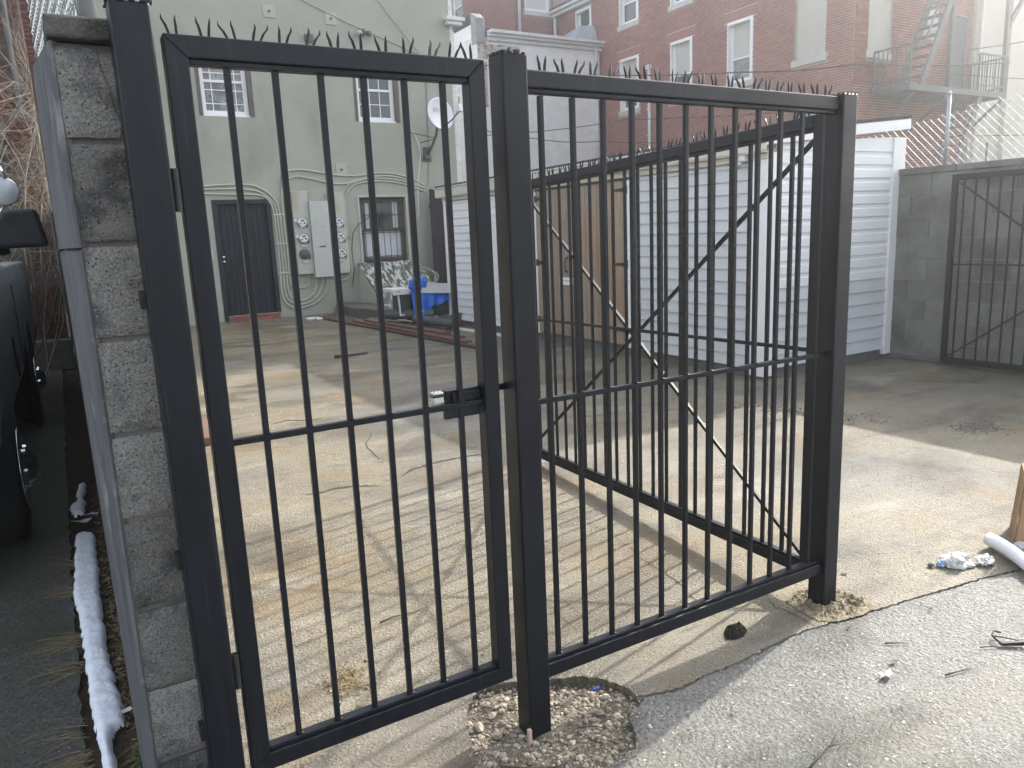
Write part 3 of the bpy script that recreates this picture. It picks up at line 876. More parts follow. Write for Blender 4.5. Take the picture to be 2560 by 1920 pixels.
def leaf_gate(label, p0, d, L, ztop, zbot, sag, nb, first, step, brace_side, braces=True, spk=True, xfer=None):
    d = Vector(d).normalized()
    n = Vector((d.y, -d.x, 0))
    g = thing('vehicle_gate', label, 'gate', (p0[0], p0[1], zbot), 'two leaves of the black vehicle gate')
    def P(u, w, z):
        q = Vector((p0[0], p0[1], 0))+d*u+n*w
        return (q.x, q.y, z-sag*u)
    def bx(u0, u1, w0, w1, z0, z1):
        return MB().quadbox([P(u0, w0, z0), P(u1, w0, z0), P(u1, w1, z0), P(u0, w1, z0), P(u0, w0, z1), P(u1, w0, z1), P(u1, w1, z1), P(u0, w1, z1)])
    h = T/2
    for u in (0, L-T): build('stile', bx(u, u+T, -h, h, zbot, ztop), M_BLACK, g, bevel=.004)
    build('top_rail', bx(T, L-T, -h, h, ztop-T, ztop), M_BLACK, g, bevel=.004)
    build('bottom_rail', bx(T, L-T, -h, h, zbot, zbot+T), M_BLACK, g, bevel=.004)
    build('channel', bx(T, L-T, -.014, .014, zbot+T, zbot+T+.012), M_BLACK, g, bevel=.002)
    build('channel', bx(T, L-T, -.014, .014, ztop-T-.012, ztop-T), M_BLACK, g, bevel=.002)
    build('middle_rail', bx(T, L-T, -.0078, .0078, 1.004, 1.020), M_BLACK, g, bevel=.002)
    b = .0142
    for k in range(nb):
        u = first+k*step
        if u > L-T: break
        build('bar', bx(u-b/2, u+b/2, -b/2, b/2, zbot+T+.012, ztop-T-.012), M_BLACK, g, bevel=.0015)
    if braces:
        w = brace_side*.0155
        a0, a1 = zbot+T+.006, ztop-T-.008
        build('brace', MB().beam(P(T, w, a0), P(L-T, w, a1), .016, .016), M_BLACK, g, bevel=.002)
        w2 = brace_side*.0325
        build('brace', MB().beam(P(T, w2, a1), P(L-T, w2, a0), .016, .016), M_BLACK, g, bevel=.002)
    if spk:
        ns = int(L/.062)
        spikes(g, [P(.03+k*.062+random.uniform(-.007, .007), random.uniform(-.008, .008), ztop-.001) for k in range(ns)], math.atan2(d.y, d.x))
    return g
leaf_gate('long black vehicle gate swung open into the yard behind the fence section', (2.432, 1.873), (.06, 1, 0), 2.42, 1.872, .096, .026, 22, .0505, .1088, 1)
leaf_gate('black vehicle gate leaf folded back against the right block wall', (7.53, 4.362), (.02, -1, 0), 2.42, 1.868, .035, .0, 22, .11, .1088, 1, spk=False)

# ------------------------------------------------------------------ block walls
def left_wall():
    w = thing('block_wall', 'grey block wall end with dark cap behind the left gate post', 'wall', (.1, 1.9, 0))
    def xl(z): return .034+.006*z
    # mortar core and plastered side
    def ring(z):
        a = xl(z)
        return [(a+.012, 1.920), (.228, 1.920), (.228, 13), (.016, 13), (.016, 2.45)]
    z0, z1 = -.05, 1.926
    r0, r1 = ring(z0), ring(z1)
    n = len(r0)
    mb = MB()
    mb.v = [(*p, z0) for p in r0]+[(*p, z1) for p in r1]
    mb.f = [tuple(range(n))[::-1], tuple(range(n, 2*n))]+[(i, (i+1) % n, n+(i+1) % n, n+i) for i in range(n)]
    build('mortar_core', mb, M_MORTAR, w)
    # parging: angled return plus the long face, split where it has cracked at the block joint
    for zz0, zz1, off in ((-.05, 1.5, 0), (1.508, 1.926, .003)):
        q = MB()
        A = lambda z: [(xl(z), 1.8990), (xl(z)-.006, 1.906), (.011-off, 2.16), (.008-off, 2.45), (.008-off, 13), (.0158, 13), (.0158, 2.452), (xl(z)+.0118, 1.9135)]
        a0, a1 = A(zz0), A(zz1)
        n = len(a0)
        q.v = [(*p, zz0) for p in a0]+[(*p, zz1) for p in a1]
        q.f = [tuple(range(n))[::-1], tuple(range(n, 2*n))]+[(i, (i+1) % n, n+(i+1) % n, n+i) for i in range(n)]
        build('parging', q, M_PARGE, w)
    js = [1.922, 1.729, 1.513, 1.304, 1.085, .88, .655, .447, .248, .035, -.17]
    for k in range(len(js)-1):
        t, b = js[k]-.006, js[k+1]+.007
        d = random.uniform(-.004, .003)
        q = MB()
        x0t, x0b = xl(t)+.001, xl(b)+.001
        # a rough face: subdivided front with small pits
        nx, nz = 14, 16
        V = []
        for j in range(nz+1):
            for i in range(nx+1):
                z = b+(t-b)*j/nz
                x = (x0b+(x0t-x0b)*j/nz)+(.233-(x0b+(x0t-x0b)*j/nz))*i/nx
                e = min(i, nx-i, j, nz-j)
                y = 1.900+d+(.006 if e == 0 else 0)+.0028*MN.noise(Vector((x*55, k*3.1, z*55)))+.0016*MN.noise(Vector((x*140, k, z*140)))
                V.append((x, y, z+(.003*MN.noise(Vector((x*40, k*5, j))) if j in (0, nz) else 0)))
        q.v = V
        m_ = nx+1
        for j in range(nz):
            for i in range(nx): q.f.append((j*m_+i, j*m_+i+1, (j+1)*m_+i+1, (j+1)*m_+i))
        build('block', q, M_BLOCK, w, smooth=True, fix=False)
    # cap course, one block at the end and more along the top
    q = MB()
    for j in range(2):
        pass
    y = 1.885
    first = True
    while y < 13:
        y1 = min(y+.40, 13)
        cap = MB().box(.036 if first else .012, .240, y+.003, y1-.003, 1.930, 1.977+random.uniform(-.003, .003))
        build('cap_block', cap, M_CAPB, w, bevel=.006)
        y = y1
        first = False
    for pts in ([(.126, 1.8985, 1.915), (.128, 1.8965, 1.88), (.140, 1.8965, 1.84), (.144, 1.8965, 1.80), (.156, 1.8965, 1.765), (.148, 1.8965, 1.735)],):
        build('crack', MB().tube(pts, .0013, 4), M_CRACK, w)
    return w
left_wall()

def right_wall():
    w = thing('block_wall', 'weathered grey block wall at the right side of the yard', 'wall', (7.75, 5, 0))
    F = Face((7.65, 1.4, 0), (0, 1, 0), (-1, 0, 0))
    Lw = 3.61
    q = MB()
    F.box(q, 0, Lw, -.19, -.006, -.08, 1.905)
    build('mortar_core', q, M_MORTAR, w)
    cache = {}
    H = .2125
    for r in range(9):
        z = -.008+r*H
        u = -.2 if r % 2 else 0
        while u < Lw:
            a, b = max(u, 0), min(u+.405, Lw)
            u += .405
            if b-a < .06: continue
            wd_ = round(b-a, 2)
            if wd_ not in cache:
                me = MB().box(-.05, 0, .005, wd_-.005, .005, H-.006).mesh('block')
                me.materials.append(M_RBLOCK)
                cache[wd_] = me
            p = F.p(a, random.uniform(-.003, .004), z)
            inst('block', cache[wd_], w, (p.x+.05, p.y, p.z))
    u = 0
    while u < Lw:
        q = MB()
        F.box(q, u+.003, min(u+.6, Lw)-.003, -.21, .018, 1.908, 1.973+random.uniform(-.002, .002))
        build('cap_block', q, M_RBLOCK, w, bevel=.006)
        u += .6
    q = MB()
    F.box(q, 2.9, Lw, -.0005, .03, 0, .045)
    build('footing', q, M_FOUND, w, bevel=.01)
right_wall()

def chain_link(label, F, L, zb, zt0, zt1, cell, posts, r=.0016, pr=.02, zpost=None, ua=0):
    o = F.p(0, 0, zb)
    t = thing('chain_link_fence', label, 'fence', tuple(o))
    mb = MB()
    n = int(L/cell)+1
    Hm = max(zt0, zt1)-zb
    def top(u): return zt0+(zt1-zt0)*u/L
    k = int(Hm/cell)+2
    for s in (1, -1):
        for i in range(-k, n+k):
            pts = []
            m = 2*k
            for j in range(m+1):
                u = i*cell+s*j*cell/2
                z = zb+j*cell/2
                dd = .004*(1 if j % 2 else -1)*s
                if u < ua or u > L: continue
                if z > top(u)+.02: break
                pts.append(F.p(u, dd, z))
            if len(pts) > 1: mb.tube(pts, r, 4, cap=False)
    build('wire_mesh', mb, M_GALV, t, kind='stuff', fix=False)
    for u in posts:
        pz = zpost or top(u)+.04
        pb_ = build('fence_post', MB().tube([F.p(u, .024, zb-.0), F.p(u, .024, pz)], pr, 14), M_GALV, t, smooth=True)
        build('post_cap', MB().lathe(F.p(u, .024, pz-.004), (0, 0, 1), [(0, pr*1.1), (.02, pr*1.05), (.032, pr*.5), (.036, .002)], 14), M_GALV, pb_, smooth=True)
        for zz in (zb+.15, zb+.35):
            if zz < pz-.08:
                build('tie_band', MB().lathe(F.p(u, .024, zz), (0, 0, 1), [(0, pr*1.12), (.014, pr*1.12)], 14), M_GALV, pb_, smooth=True)
    return t
chain_link('galvanised chain link fence on top of the left block wall', Face((.106, 1.985, 0), (-.062, 1, 0), (-1, -.062, 0)), 1.3, 1.975, 2.75, 2.75, .05, [], r=.0019, pr=.014)
t_ = thing('fence_pole', 'bright galvanised pole standing on the block wall cap beside the gate post', 'pole', (.125, 1.985, 1.974))
build('tube', MB().tube([(.125, 1.985, 1.974), (.120, 1.985, 2.8)], .0185, 18), M_GALV, t_, smooth=True)
mbx = MB()
for k in range(7):
    z = 1.98+k*.05
    pts = [(.056+.0105*i, 1.985+.004*(1 if i % 2 else -1), z+.05*(i/5)) for i in range(6)]
    mbx.tube(pts, .0014, 4, cap=False)
    pts = [(.056+.0105*i, 1.985-.004*(1 if i % 2 else -1), z+.05-.05*(i/5)) for i in range(6)]
    mbx.tube(pts, .0014, 4, cap=False)
build('wire_tie', mbx, M_GALV, t_, kind='stuff', fix=False)
chain_link('sagging chain link fence on top of the right block wall', Face((7.72, 1.4, 0), (0, 1, 0), (-1, 0, 0)), 5.4, 1.975, 2.90, 2.16, .076, [3.15, .6], r=.0021, pr=.018, zpost=2.64)

# ------------------------------------------------------------------ sage stucco house
def sash_window(parent, F, u0, u1, z0, z1, depth, grid, glass, fw=.055, name='window', frame=None, sill=None, zmid=None, upper=None, lower=None, label=None):
    frame = frame or M_VINYL
    q = MB()
    d0, d1 = -depth, -depth+.05
    F.box(q, u0, u0+fw, d0, d1, z0, z1)
    F.box(q, u1-fw, u1, d0, d1, z0, z1)
    F.box(q, u0+fw, u1-fw, d0, d1, z0, z0+fw)
    F.box(q, u0+fw, u1-fw, d0, d1, z1-fw, z1)
    w = build(name, q, frame, parent, bevel=.004, label=label)
    zm = zmid or (z0+z1)/2
    q = MB()
    F.box(q, u0+fw, u1-fw, d0+.004, d1-.006, zm-.025, zm+.025)
    build('meeting_rail', q, frame, w, bevel=.003)
    q = MB()
    sw = .03
    for a, b in ((z0+fw, zm-.025), (zm+.025, z1-fw)):
        F.box(q, u0+fw, u0+fw+sw, d0+.004, d1-.014, a, b)
        F.box(q, u1-fw-sw, u1-fw, d0+.004, d1-.014, a, b)
    F.box(q, u0+fw+sw, u1-fw-sw, d0+.004, d1-.014, z0+fw, z0+fw+sw)
    build('sash', q, frame, w, bevel=.003)
    for k, (a, b) in enumerate(((z0+fw, zm-.025), (zm+.025, z1-fw))):
        q = MB()
        F.box(q, u0+fw, u1-fw, d0+.001, d0+.006+.004*k, a, b)
        gm_ = (lower, upper)[k] or glass
        build('pane', q, gm_, w)
        q = MB()
        ui0, ui1 = u0+fw+sw, u1-fw-sw
        ai, bi = a+(sw if k == 0 else 0), b
        if grid == 'prairie':
            us, zs = [ui0+.13, ui1-.13], [ai+.13, bi-.13]
        elif grid == 'colonial':
            us, zs = [ui0+(ui1-ui0)*i/3 for i in (1, 2)], [(ai+bi)/2]
        else: us, zs = [], []
        for u in us: F.box(q, u-.009, u+.009, d0+.011, d0+.020, ai, bi)
        for z in zs: F.box(q, ui0, ui1, d0+.012, d0+.0195, z-.009, z+.009)
        if q.v: build('muntin', q, frame, w)
    if sill:
        q = MB()
        F.box(q, u0-.05, u1+.05, -depth, .05, z0-sill, z0-.002)
        build('sill', q, M_STONE, w, bevel=.006)
    return w
HF = Face((0, 15.8, 0), (1, 0, 0), (0, -1, 0))
def house():
    h = thing('stucco_house', 'sage green stucco house with a black barred door at the back of the yard', 'house', (4.0, 15.8, 0))
    holes = [(2.62, 3.64, 3.90, 5.18), (5.66, 6.66, 3.89, 5.18), (2.65, 3.76, .10, 2.36), (5.60, 6.64, .995, 2.36)]
    q = wall_cells(HF, MB(), .2, 7.94, -.1, 8.0, holes, -.28, 0)
    build('front_wall', q, M_STUCCO, h)
    build('side_wall', MB().box(.2, .45, 16.081, 26, -.1, 8.0).box(7.69, 7.94, 16.081, 26, -.1, 8.0), M_STUCCO, h)
    build('back_wall', MB().box(.2, 7.94, 26.001, 26.2, -.1, 8.0), M_STUCCO, h)
    build('roof', MB().box(.1, 8.05, 15.7, 26.3, 8.003, 8.15), M_ROOF, h)
    build('inner_floor', MB().box(.46, 7.68, 16.09, 25.99, 3.0, 3.1), M_DARKVOID, h)
    for (a, b, c, d), g, gl in ((holes[0], 'prairie', M_GLASS_REFL), (holes[1], 'colonial', M_GLASS)):
        for r0, r1 in ((a, a+.075), (b-.085, b)):
            q = MB()
            HF.box(q, r0, r1, -.16, -.004, c, d)
            build('reveal', q, M_BROWN, h, label='dark brown window reveal board')
        w = sash_window(h, HF, a+.078, b-.088, c+.035, d-.02, .14, g, gl, fw=.05)
        q = MB()
        HF.box(q, a+.078, b-.088, -.16, -.03, c, c+.033)
        build('sill', q, M_VINYL, w)
        q = MB()
        HF.box(q, a, b, -.279, -.17, c, d)
        build('unlit_room_panel', q, M_DARKVOID, w)  # dark panel painted in place of the unlit room
    # small things hanging behind the right window
    q = MB()
    for k, (u, r) in enumerate(((5.98, .07), (6.1, .09), (6.22, .08), (6.35, .1))):
        HF.box(q, u-r*.6, u+r*.6, -.134, -.132, 4.12+.03*(k % 2), 4.42)
    # barred door
    a, b, c, d = holes[2]
    dr = build('door', MB().box(a+.10, b-.10, 15.87, 15.92, c+.01, d-.10), M_DOORBLK, h, label='black steel security door')
    q = MB()
    HF.box(q, a, a+.085, -.09, .012, c-.09, d)
    HF.box(q, b-.085, b, -.09, .012, c, d)
    HF.box(q, a+.085, b-.085, -.09, .012, d-.085, d)
    build('door_frame', q, M_DOORBLK, dr, bevel=.004)
    for k in range(9):
        u = a+.16+k*(b-a-.32)/8
        q = MB()
        HF.box(q, u-.008, u+.008, -.066, -.045, c+.02, d-.11)
        build('door_bar', q, M_DOORBLK, dr)
    for z in (.16, .80, 1.10, 1.75):
        q = MB()
        HF.box(q, a+.10, b-.10, -.064, -.047, z-.013, z+.013)
        build('door_rail', q, M_DOORBLK, dr)
    for z in (1.27, 1.18):
        build('knob', MB().lathe((2.765, 15.865, z), (0, -1, 0), [(0, .026), (.008, .026), (.010, .014), (.04, .014), (.045, .028), (.065, .032), (.08, .018)], 16), M_KNOB, dr, smooth=True)
    st = build('doorstep', MB().box(a+.09, b-.03, 15.74, 15.80, -.02, .012), M_BMORT, h)
    Fs = Face((0, 15.74, 0), (1, 0, 0), (0, -1, 0))
    brickwork(Fs, h, a+.10, b-.04, -.01, .125, [], M_BRICK, singles=60, L=.20, H=.066, proud=.004)
    build('doorstep_core', MB().box(a+.092, b-.032, 15.742, 15.80, .0125, .12), M_BMORT, h)
    # ground-floor barred window
    a, b, c, d = holes[3]
    w = sash_window(h, HF, a+.03, b-.03, c+.03, d-.02, .15, None, M_GLASS, fw=.045, frame=M_BROWN, lower=M_CURTAIN, upper=M_GLASS)
    q = MB()
    HF.box(q, a+.16, a+.24, -.138, -.136, 1.72, 2.27)
    HF.box(q, b-.26, b-.15, -.138, -.136, 1.72, 2.27)
    build('curtain', q, M_CURTAIN, w)
    for k in range(7):
        u = a+.10+k*(b-a-.2)/6
        build('security_bar', MB().tube([HF.p(u, -.05, c+.02), HF.p(u, -.05, d-.02)], .007, 6), M_IRON, w)
    q = MB()
    for z in (1.12, 1.62, 1.68, 2.0, 2.26):
        q.tube([HF.p(a+.02, -.05, z), HF.p(b-.02, -.05, z)], .0075, 6)
    build('security_rail', q, M_IRON, w)
    q = MB()
    for u0 in (6.0, 6.22):
        for sgn in (1, -1):
            pts = []
            for i in range(25):
                tt = i/24*4.4*math.pi
                rr = .10*(1-i/30)
                pts.append(HF.p(u0+sgn*.055+math.cos(tt)*rr*sgn, -.052, 1.95+math.sin(tt)*rr*1.6))
            build('scrollwork', MB().tube(pts, .004, 5), M_IRON, w)
    for i in range(4): build('scrollwork', MB().tube([HF.p(a+.2+.2*i+.06*math.cos(j/12*6.283), -.052, 1.08+.05*math.sin(j/12*6.283)) for j in range(13)], .004, 5), M_IRON, w)
    q = MB()
    HF.box(q, a-.005, b+.005, -.15, .025, c-.055, c-.001)
    build('sill', q, M_SAGE, w, bevel=.006)
    q = MB()
    HF.box(q, a-.05, a-.001, -.06, .018, c, d+.05)
    HF.box(q, b+.001, b+.05, -.06, .018, c, d+.05)
    HF.box(q, a-.001, b+.001, -.06, .018, d+.001, d+.05)
    build('window_surround', q, M_SAGE, w, bevel=.006)
    # wall anchor plates
    for x, z in ((4.10, 5.86), (5.31, 5.84), (5.27, 2.93)):
        q = MB()
        HF.box(q, x-.115, x+.115, .0005, .016, z-.115, z+.115)
        p = build('anchor_plate', q, M_SAGE, h, bevel=.004)
        build('anchor_bolt', MB().lathe((x, 15.784, z), (0, -1, 0), [(0, .022), (.03, .02), (.035, .01)], 8), M_DARKGREY, p)
    # painted brick edge at the right corner
    Fe = Face((7.945, 15.86, 0), (1, 0, 0), (0, -1, 0))
    build('edge_core', MB().box(7.945, 8.05, 15.862, 26, -.1, 8.0), M_WBRICK, h)
    brickwork(Fe, h, 0, .112, 2.0, 7.2, [], M_WBRICK, singles=90, L=.112, H=.064, proud=.012, gap=.012, jit=.004)
    q = MB().box(7.8, 8.25, 15.62, 15.80, 6.02, 6.10).box(7.83, 8.2, 15.66, 15.80, 5.94, 6.019)
    build('gutter_end', q, M_GUTTER, h, bevel=.01)
    build('vent_cap', MB().box(4.74, 4.9, 15.72, 15.80, 5.36, 5.5), M_DARKGREY, h, bevel=.005)
    return h
HOUSE = house()

def meters():
    t = thing('meter_bank', 'bank of six electric meters beside the black barred door', 'electric meters', (4.7, 15.8, .77))
    def cab(u0, u1, z0, z1, d, m, name, label=None):
        q = MB()
        HF.box(q, u0, u1, .0008, d, z0, z1)
        return build(name, q, m, t, bevel=.006, label=label)
    cab(4.16, 4.479, .85, 2.50, .12, M_SAGE_METAL, 'meter_cabinet', 'left yellowed meter cabinet')
    cab(4.915, 5.24, .82, 2.47, .12, M_SAGE_METAL, 'meter_cabinet', 'right yellowed meter cabinet')
    pc = cab(4.483, 4.911, .77, 2.30, .19, M_FRONTCAB, 'panel_cabinet', 'tall grey panel cabinet in the middle')
    q = MB()
    HF.box(q, 4.62, 4.68, .1902, .196, 1.80, 1.86)
    HF.box(q, 4.615, 4.685, .1902, .197, 1.70, 1.73)
    build('warning_plate', q, M_GREYBOX, pc)
    q = MB()
    HF.box(q, 4.62, 4.74, .1902, .206, 1.385, 1.405)
    build('pull_handle', q, M_DARKGREY, pc)
    for x in (4.31, 5.07):
        for k, z in enumerate((1.885, 1.57, 1.25) if x < 5 else (1.865, 1.555, 1.235)):
            sp = x < 5 and k == 2
            base = build('meter', MB().lathe((x, 15.679, z), (0, -1, 0), [(0, .108), (.03, .108), (.032, .096), (.07, .092), (.085, .08), (.088, .05)] if not sp else [(0, .104), (.028, .104), (.030, .094), (.034, .09)], 24), M_CHROME if not sp else M_DARKGREY, t, smooth=True, label=('blank cover with no meter' if sp else None))
            if not sp:
                build('meter_face', MB().lathe((x, 15.5905, z), (0, -1, 0), [(0, .084), (.003, .082)], 24), M_METER, base)
                q = MB().box(x-.03, x+.03, 15.583, 15.5868, z+.02, z+.052).box(x-.055, x-.03, 15.583, 15.5868, z-.035, z-.01).box(x+.02, x+.055, 15.583, 15.5868, z-.03, z+.0)
                build('meter_dial', q, M_METERD, base)
            q = MB()
            HF.box(q, x+.07, x+.12, .1203, .128, z-.10, z-.03)
            build('seal_tab', q, M_DARKGREY, base)
            q = MB()
            HF.box(q, x-.05, x+.06, .1203, .140, z-.185, z-.125)
            build('meter_label_box', q, M_SAGE_METAL, base, bevel=.003)
            if x < 5 and not sp:
                q = MB()
                HF.box(q, x-.15, x-.105, .1203, .16, z+.01, z+.06)
                build('seal_lug', q, M_WPLAST, base)
    runs = [
     [(2.5, 2.61), (2.79, 2.63), (3.13, 2.64), (3.42, 2.63), (3.58, 2.57), (3.74, 2.47), (3.86, 2.32), (3.9, 2.18), (3.92, 2.05), (3.93, 1.48), (3.94, .9), (3.93, .73), (3.93, .58), (3.97, .42), (4.08, .33), (4.22, .31), (4.39, .39), (4.5, .53), (4.54, .775)],
     [(2.49, 2.55), (2.79, 2.56), (3.12, 2.56), (3.36, 2.54), (3.53, 2.51), (3.68, 2.42), (3.8, 2.3), (3.85, 2.18), (3.86, 2.06), (3.88, 1.48), (3.88, .9), (3.87, .73), (3.87, .54), (3.91, .37), (4.05, .26), (4.22, .235), (4.44, .31), (4.59, .47), (4.65, .62), (4.66, .775)],
     [(2.49, 2.48), (2.84, 2.465), (3.11, 2.455), (3.42, 2.45), (3.6, 2.42), (3.7, 2.37), (3.77, 2.25), (3.8, 2.15), (3.81, 2.06), (3.82, 1.48), (3.82, .91), (3.81, .73), (3.81, .49), (3.86, .3), (3.97, .2), (4.08, .165), (4.23, .17), (4.47, .24), (4.66, .39), (4.75, .57), (4.77, .775)],
     [(4.87, 2.69), (4.61, 2.75), (4.35, 2.79), (4.17, 2.75), (4.05, 2.66), (4.0, 2.46), (3.99, 1.95), (4.0, 1.44), (3.99, .89), (4.0, .7), (4.05, .6), (4.12, .58), (4.29, .58), (4.36, .64), (4.38, .855)],
     [(4.02, 2.6), (4.05, 2.82), (4.18, 2.9), (4.45, 2.92), (4.89, 2.86), (5.25, 2.81), (5.65, 2.81), (5.94, 2.85), (6.22, 2.86), (6.51, 2.83), (6.83, 2.74), (7.12, 2.6)],
     [(4.87, 2.69), (5.14, 2.645), (5.46, 2.66), (5.67, 2.715), (5.9, 2.78), (6.22, 2.80), (6.51, 2.77), (6.79, 2.68), (7.11, 2.55)],
     [(5.245, 1.9), (5.24, 2.4), (5.29, 2.52), (5.36, 2.6), (5.49, 2.69), (5.8, 2.745), (6.21, 2.745), (6.53, 2.71), (6.82, 2.63), (7.13, 2.53)],
     [(5.285, 1.5), (5.28, 2.3), (5.33, 2.45), (5.42, 2.55), (5.55, 2.63), (5.85, 2.69), (6.21, 2.69), (6.53, 2.65), (6.82, 2.57), (7.13, 2.47)],
     [(5.285, 1.5), (5.31, .95), (5.29, .80), (5.20, .70), (5.05, .66), (4.98, .72), (4.97, .83)], [(5.26, 1.5), (5.27, .95), (5.24, .83), (5.17, .77), (5.08, .75), (5.05, .83)]]
    for i, r in enumerate(runs):
        # smooth the run with Catmull-Rom
        pts = []
        for a in range(len(r)-1):
            p0, p1, p2, p3 = r[max(a-1, 0)], r[a], r[a+1], r[min(a+2, len(r)-1)]
            for s in range(5):
                u = s/5
                pts.append(tuple(.5*((2*p1[k])+(-p0[k]+p2[k])*u+(2*p0[k]-5*p1[k]+4*p2[k]-p3[k])*u*u+(-p0[k]+3*p1[k]-3*p2[k]+p3[k])*u**3) for k in (0, 1)))
        pts.append(r[-1])
        dep = 15.782 if i not in (4,) else 15.781
        build('conduit', MB().tube([(x, dep, z) for x, z in pts], .0195, 8), M_SAGE, t, smooth=True)
    for z in (2.05, 1.48, .9):
        q = MB()
        HF.box(q, 3.78, 4.03, .030, .040, z-.018, z+.018)
        build('conduit_strap', q, M_SAGE, t, bevel=.003)
meters()

def dish():
    d = thing('satellite_dish', 'white satellite dish on a bracket at the right of the stucco house', 'satellite dish', (7.2, 15.8, 3.15))
    c = Vector((7.28, 15.22, 4.0))
    n = Vector((.22, -.95, .16)).normalized()
    prof = [(.085*((r/.33)**2)-.012, r) for r in (.002, .08, .16, .24, .30, .335)]+[(.085*((r/.33)**2), r) for r in (.335, .30, .24, .16, .08, .002)]
    ref = build('reflector', MB().lathe(c, n, prof, 36), M_DISH, d, smooth=True)
    txt = bpy.data.curves.new('dish_lettering', 'FONT')
    txt.body = 'EN'
    txt.size = .13
    txt.extrude = .001
    txt.align_x = 'CENTER'
    to = bpy.data.objects.new('tmp_txt', txt)
    C.objects.link(to)
    dg = bpy.context.evaluated_depsgraph_get()
    me = bpy.data.meshes.new_from_object(to.evaluated_get(dg))
    bpy.data.objects.remove(to)
    me.materials.clear()
    me.materials.append(M_DISHTXT)
    o = bpy.data.objects.new('dish_lettering', me)
    C.objects.link(o)
    o.parent = ref
    pos = c+n*.026+Vector((-.06, -.02, .05))
    o.location = pos-Vector(wl(ref))
    o.rotation_euler = n.to_track_quat('Z', 'Y').to_euler()
    build('feed_arm', MB().tube([c+Vector((.02, -.0, -.30)), (7.45, 14.93, 3.86), (7.53, 14.80, 3.99)], .016, 8), M_DARKGREY, d)
    f = build('feed_horn', MB().beam((7.50, 14.80, 4.06), (7.56, 14.70, 4.08), .13, .15), M_WPLAST, d, bevel=.01)
    build('feed_bracket', MB().tube([(7.52, 14.76, 3.97), (7.56, 14.76, 4.30)], .012, 6), M_DARKGREY, f)
    build('mast', MB().tube([c-n*.03+Vector((0, 0, -.12)), (7.30, 15.42, 3.62), (7.26, 15.52, 3.45), (7.20, 15.77, 3.2)], .03, 10), M_DARKGREY, d, smooth=True)
    q = MB()
    HF.box(q, 7.10, 7.32, .0006, .02, 3.10, 3.20)
    HF.box(q, 7.13, 7.27, .02, .10, 3.16, 3.40)
    build('wall_bracket', q, M_DARKGREY, d, bevel=.004)
    build('stay', MB().tube([(7.28, 15.45, 3.56), (6.72, 15.79, 3.73)], .009, 6), M_DARKGREY, d)
    build('stay', MB().tube([(7.30, 15.42, 3.55), (7.1, 15.79, 3.50)], .009, 6), M_DARKGREY, d)
dish()
def cable(name, label, pts, r, m, sag=0.0, n=14):
    P = []
    for a, b in zip(pts, pts[1:]):
        a, b = Vector(a), Vector(b)
        for i in range(n):
            t = i/n
            q = a.lerp(b, t)
            q.z -= sag*4*t*(1-t)
            P.append(q)
    P.append(Vector(pts[-1]))
    return tag(build(name, MB().tube(P, r, 6), m, smooth=True), label, 'cable')
cable('cable', 'pale cable running down across the upper stucco wall to the right corner', [(4.5, 15.78, 6.23), (5.07, 15.78, 6.01), (5.66, 15.78, 5.79), (6.64, 15.78, 5.48), (7.4, 15.78, 5.24)], .010, M_WIREP)
cable('cable', 'thin pale cable slanting steeply near the right end of the upper stucco wall', [(6.2, 15.785, 6.45), (6.55, 15.785, 6.04), (6.98, 15.785, 5.56), (7.45, 15.785, 5.07)], .008, M_WIREP)
cable('cable', 'white cable hanging below the right upper window of the stucco house', [(6.9, 15.785, 3.75), (6.98, 15.785, 3.62), (7.04, 15.785, 3.45), (7.07, 15.785, 3.26), (7.02, 15.785, 2.97), (6.95, 15.78, 2.6), (6.93, 15.78, 1.9)], .011, M_WPLAST)
cable('cable', 'dark thin cable dropping down the wall behind the satellite dish', [(7.25, 15.785, 5.0), (7.30, 15.785, 4.68), (7.29, 15.785, 4.3), (7.27, 15.785, 3.42), (7.20, 15.78, 2.6)], .006, M_DARKGREY)
cable('cable', 'loose black cable curling from the barred window to the meters', [(5.92, 15.74, 2.5), (5.86, 15.70, 2.15), (5.72, 15.66, 1.94), (5.50, 15.70, 1.80), (5.38, 15.74, 1.62), (5.34, 15.76, 1.3), (5.36, 15.76, .85), (5.28, 15.76, .52)], .008, M_WIRE)
cable('cable', 'thin cable running down the wall left of the black door', [(2.50, 15.785, 5.2), (2.49, 15.785, 3.9), (2.47, 15.785, 2.7), (2.52, 15.785, 1.45)], .007, M_WIREP)
b_ = build('doorbell_box', MB().box(2.49, 2.56, 15.75, 15.7995, 1.22, 1.42), M_GREYBOX, None, bevel=.005)
tag(b_, 'small grey junction box on the stucco beside the black door', 'junction box')
fl = thing('flood_light', 'twin flood light high on the sage stucco wall', 'light', (5.95, 15.8, 5.61))
build('base', MB().box(5.87, 5.99, 15.74, 15.7995, 5.58, 5.70), M_DARKGREY, fl, bevel=.005)
build('lamp_head', MB().lathe((6.0, 15.73, 5.62), (.6, -.7, -.35), [(0, .03), (.04, .055), (.10, .06)], 12), M_DARKGREY, fl, smooth=True)
build('lamp_head', MB().lathe((5.88, 15.73, 5.62), (-.6, -.7, -.35), [(0, .03), (.04, .055), (.10, .06)], 12), M_GREYBOX, fl, smooth=True)

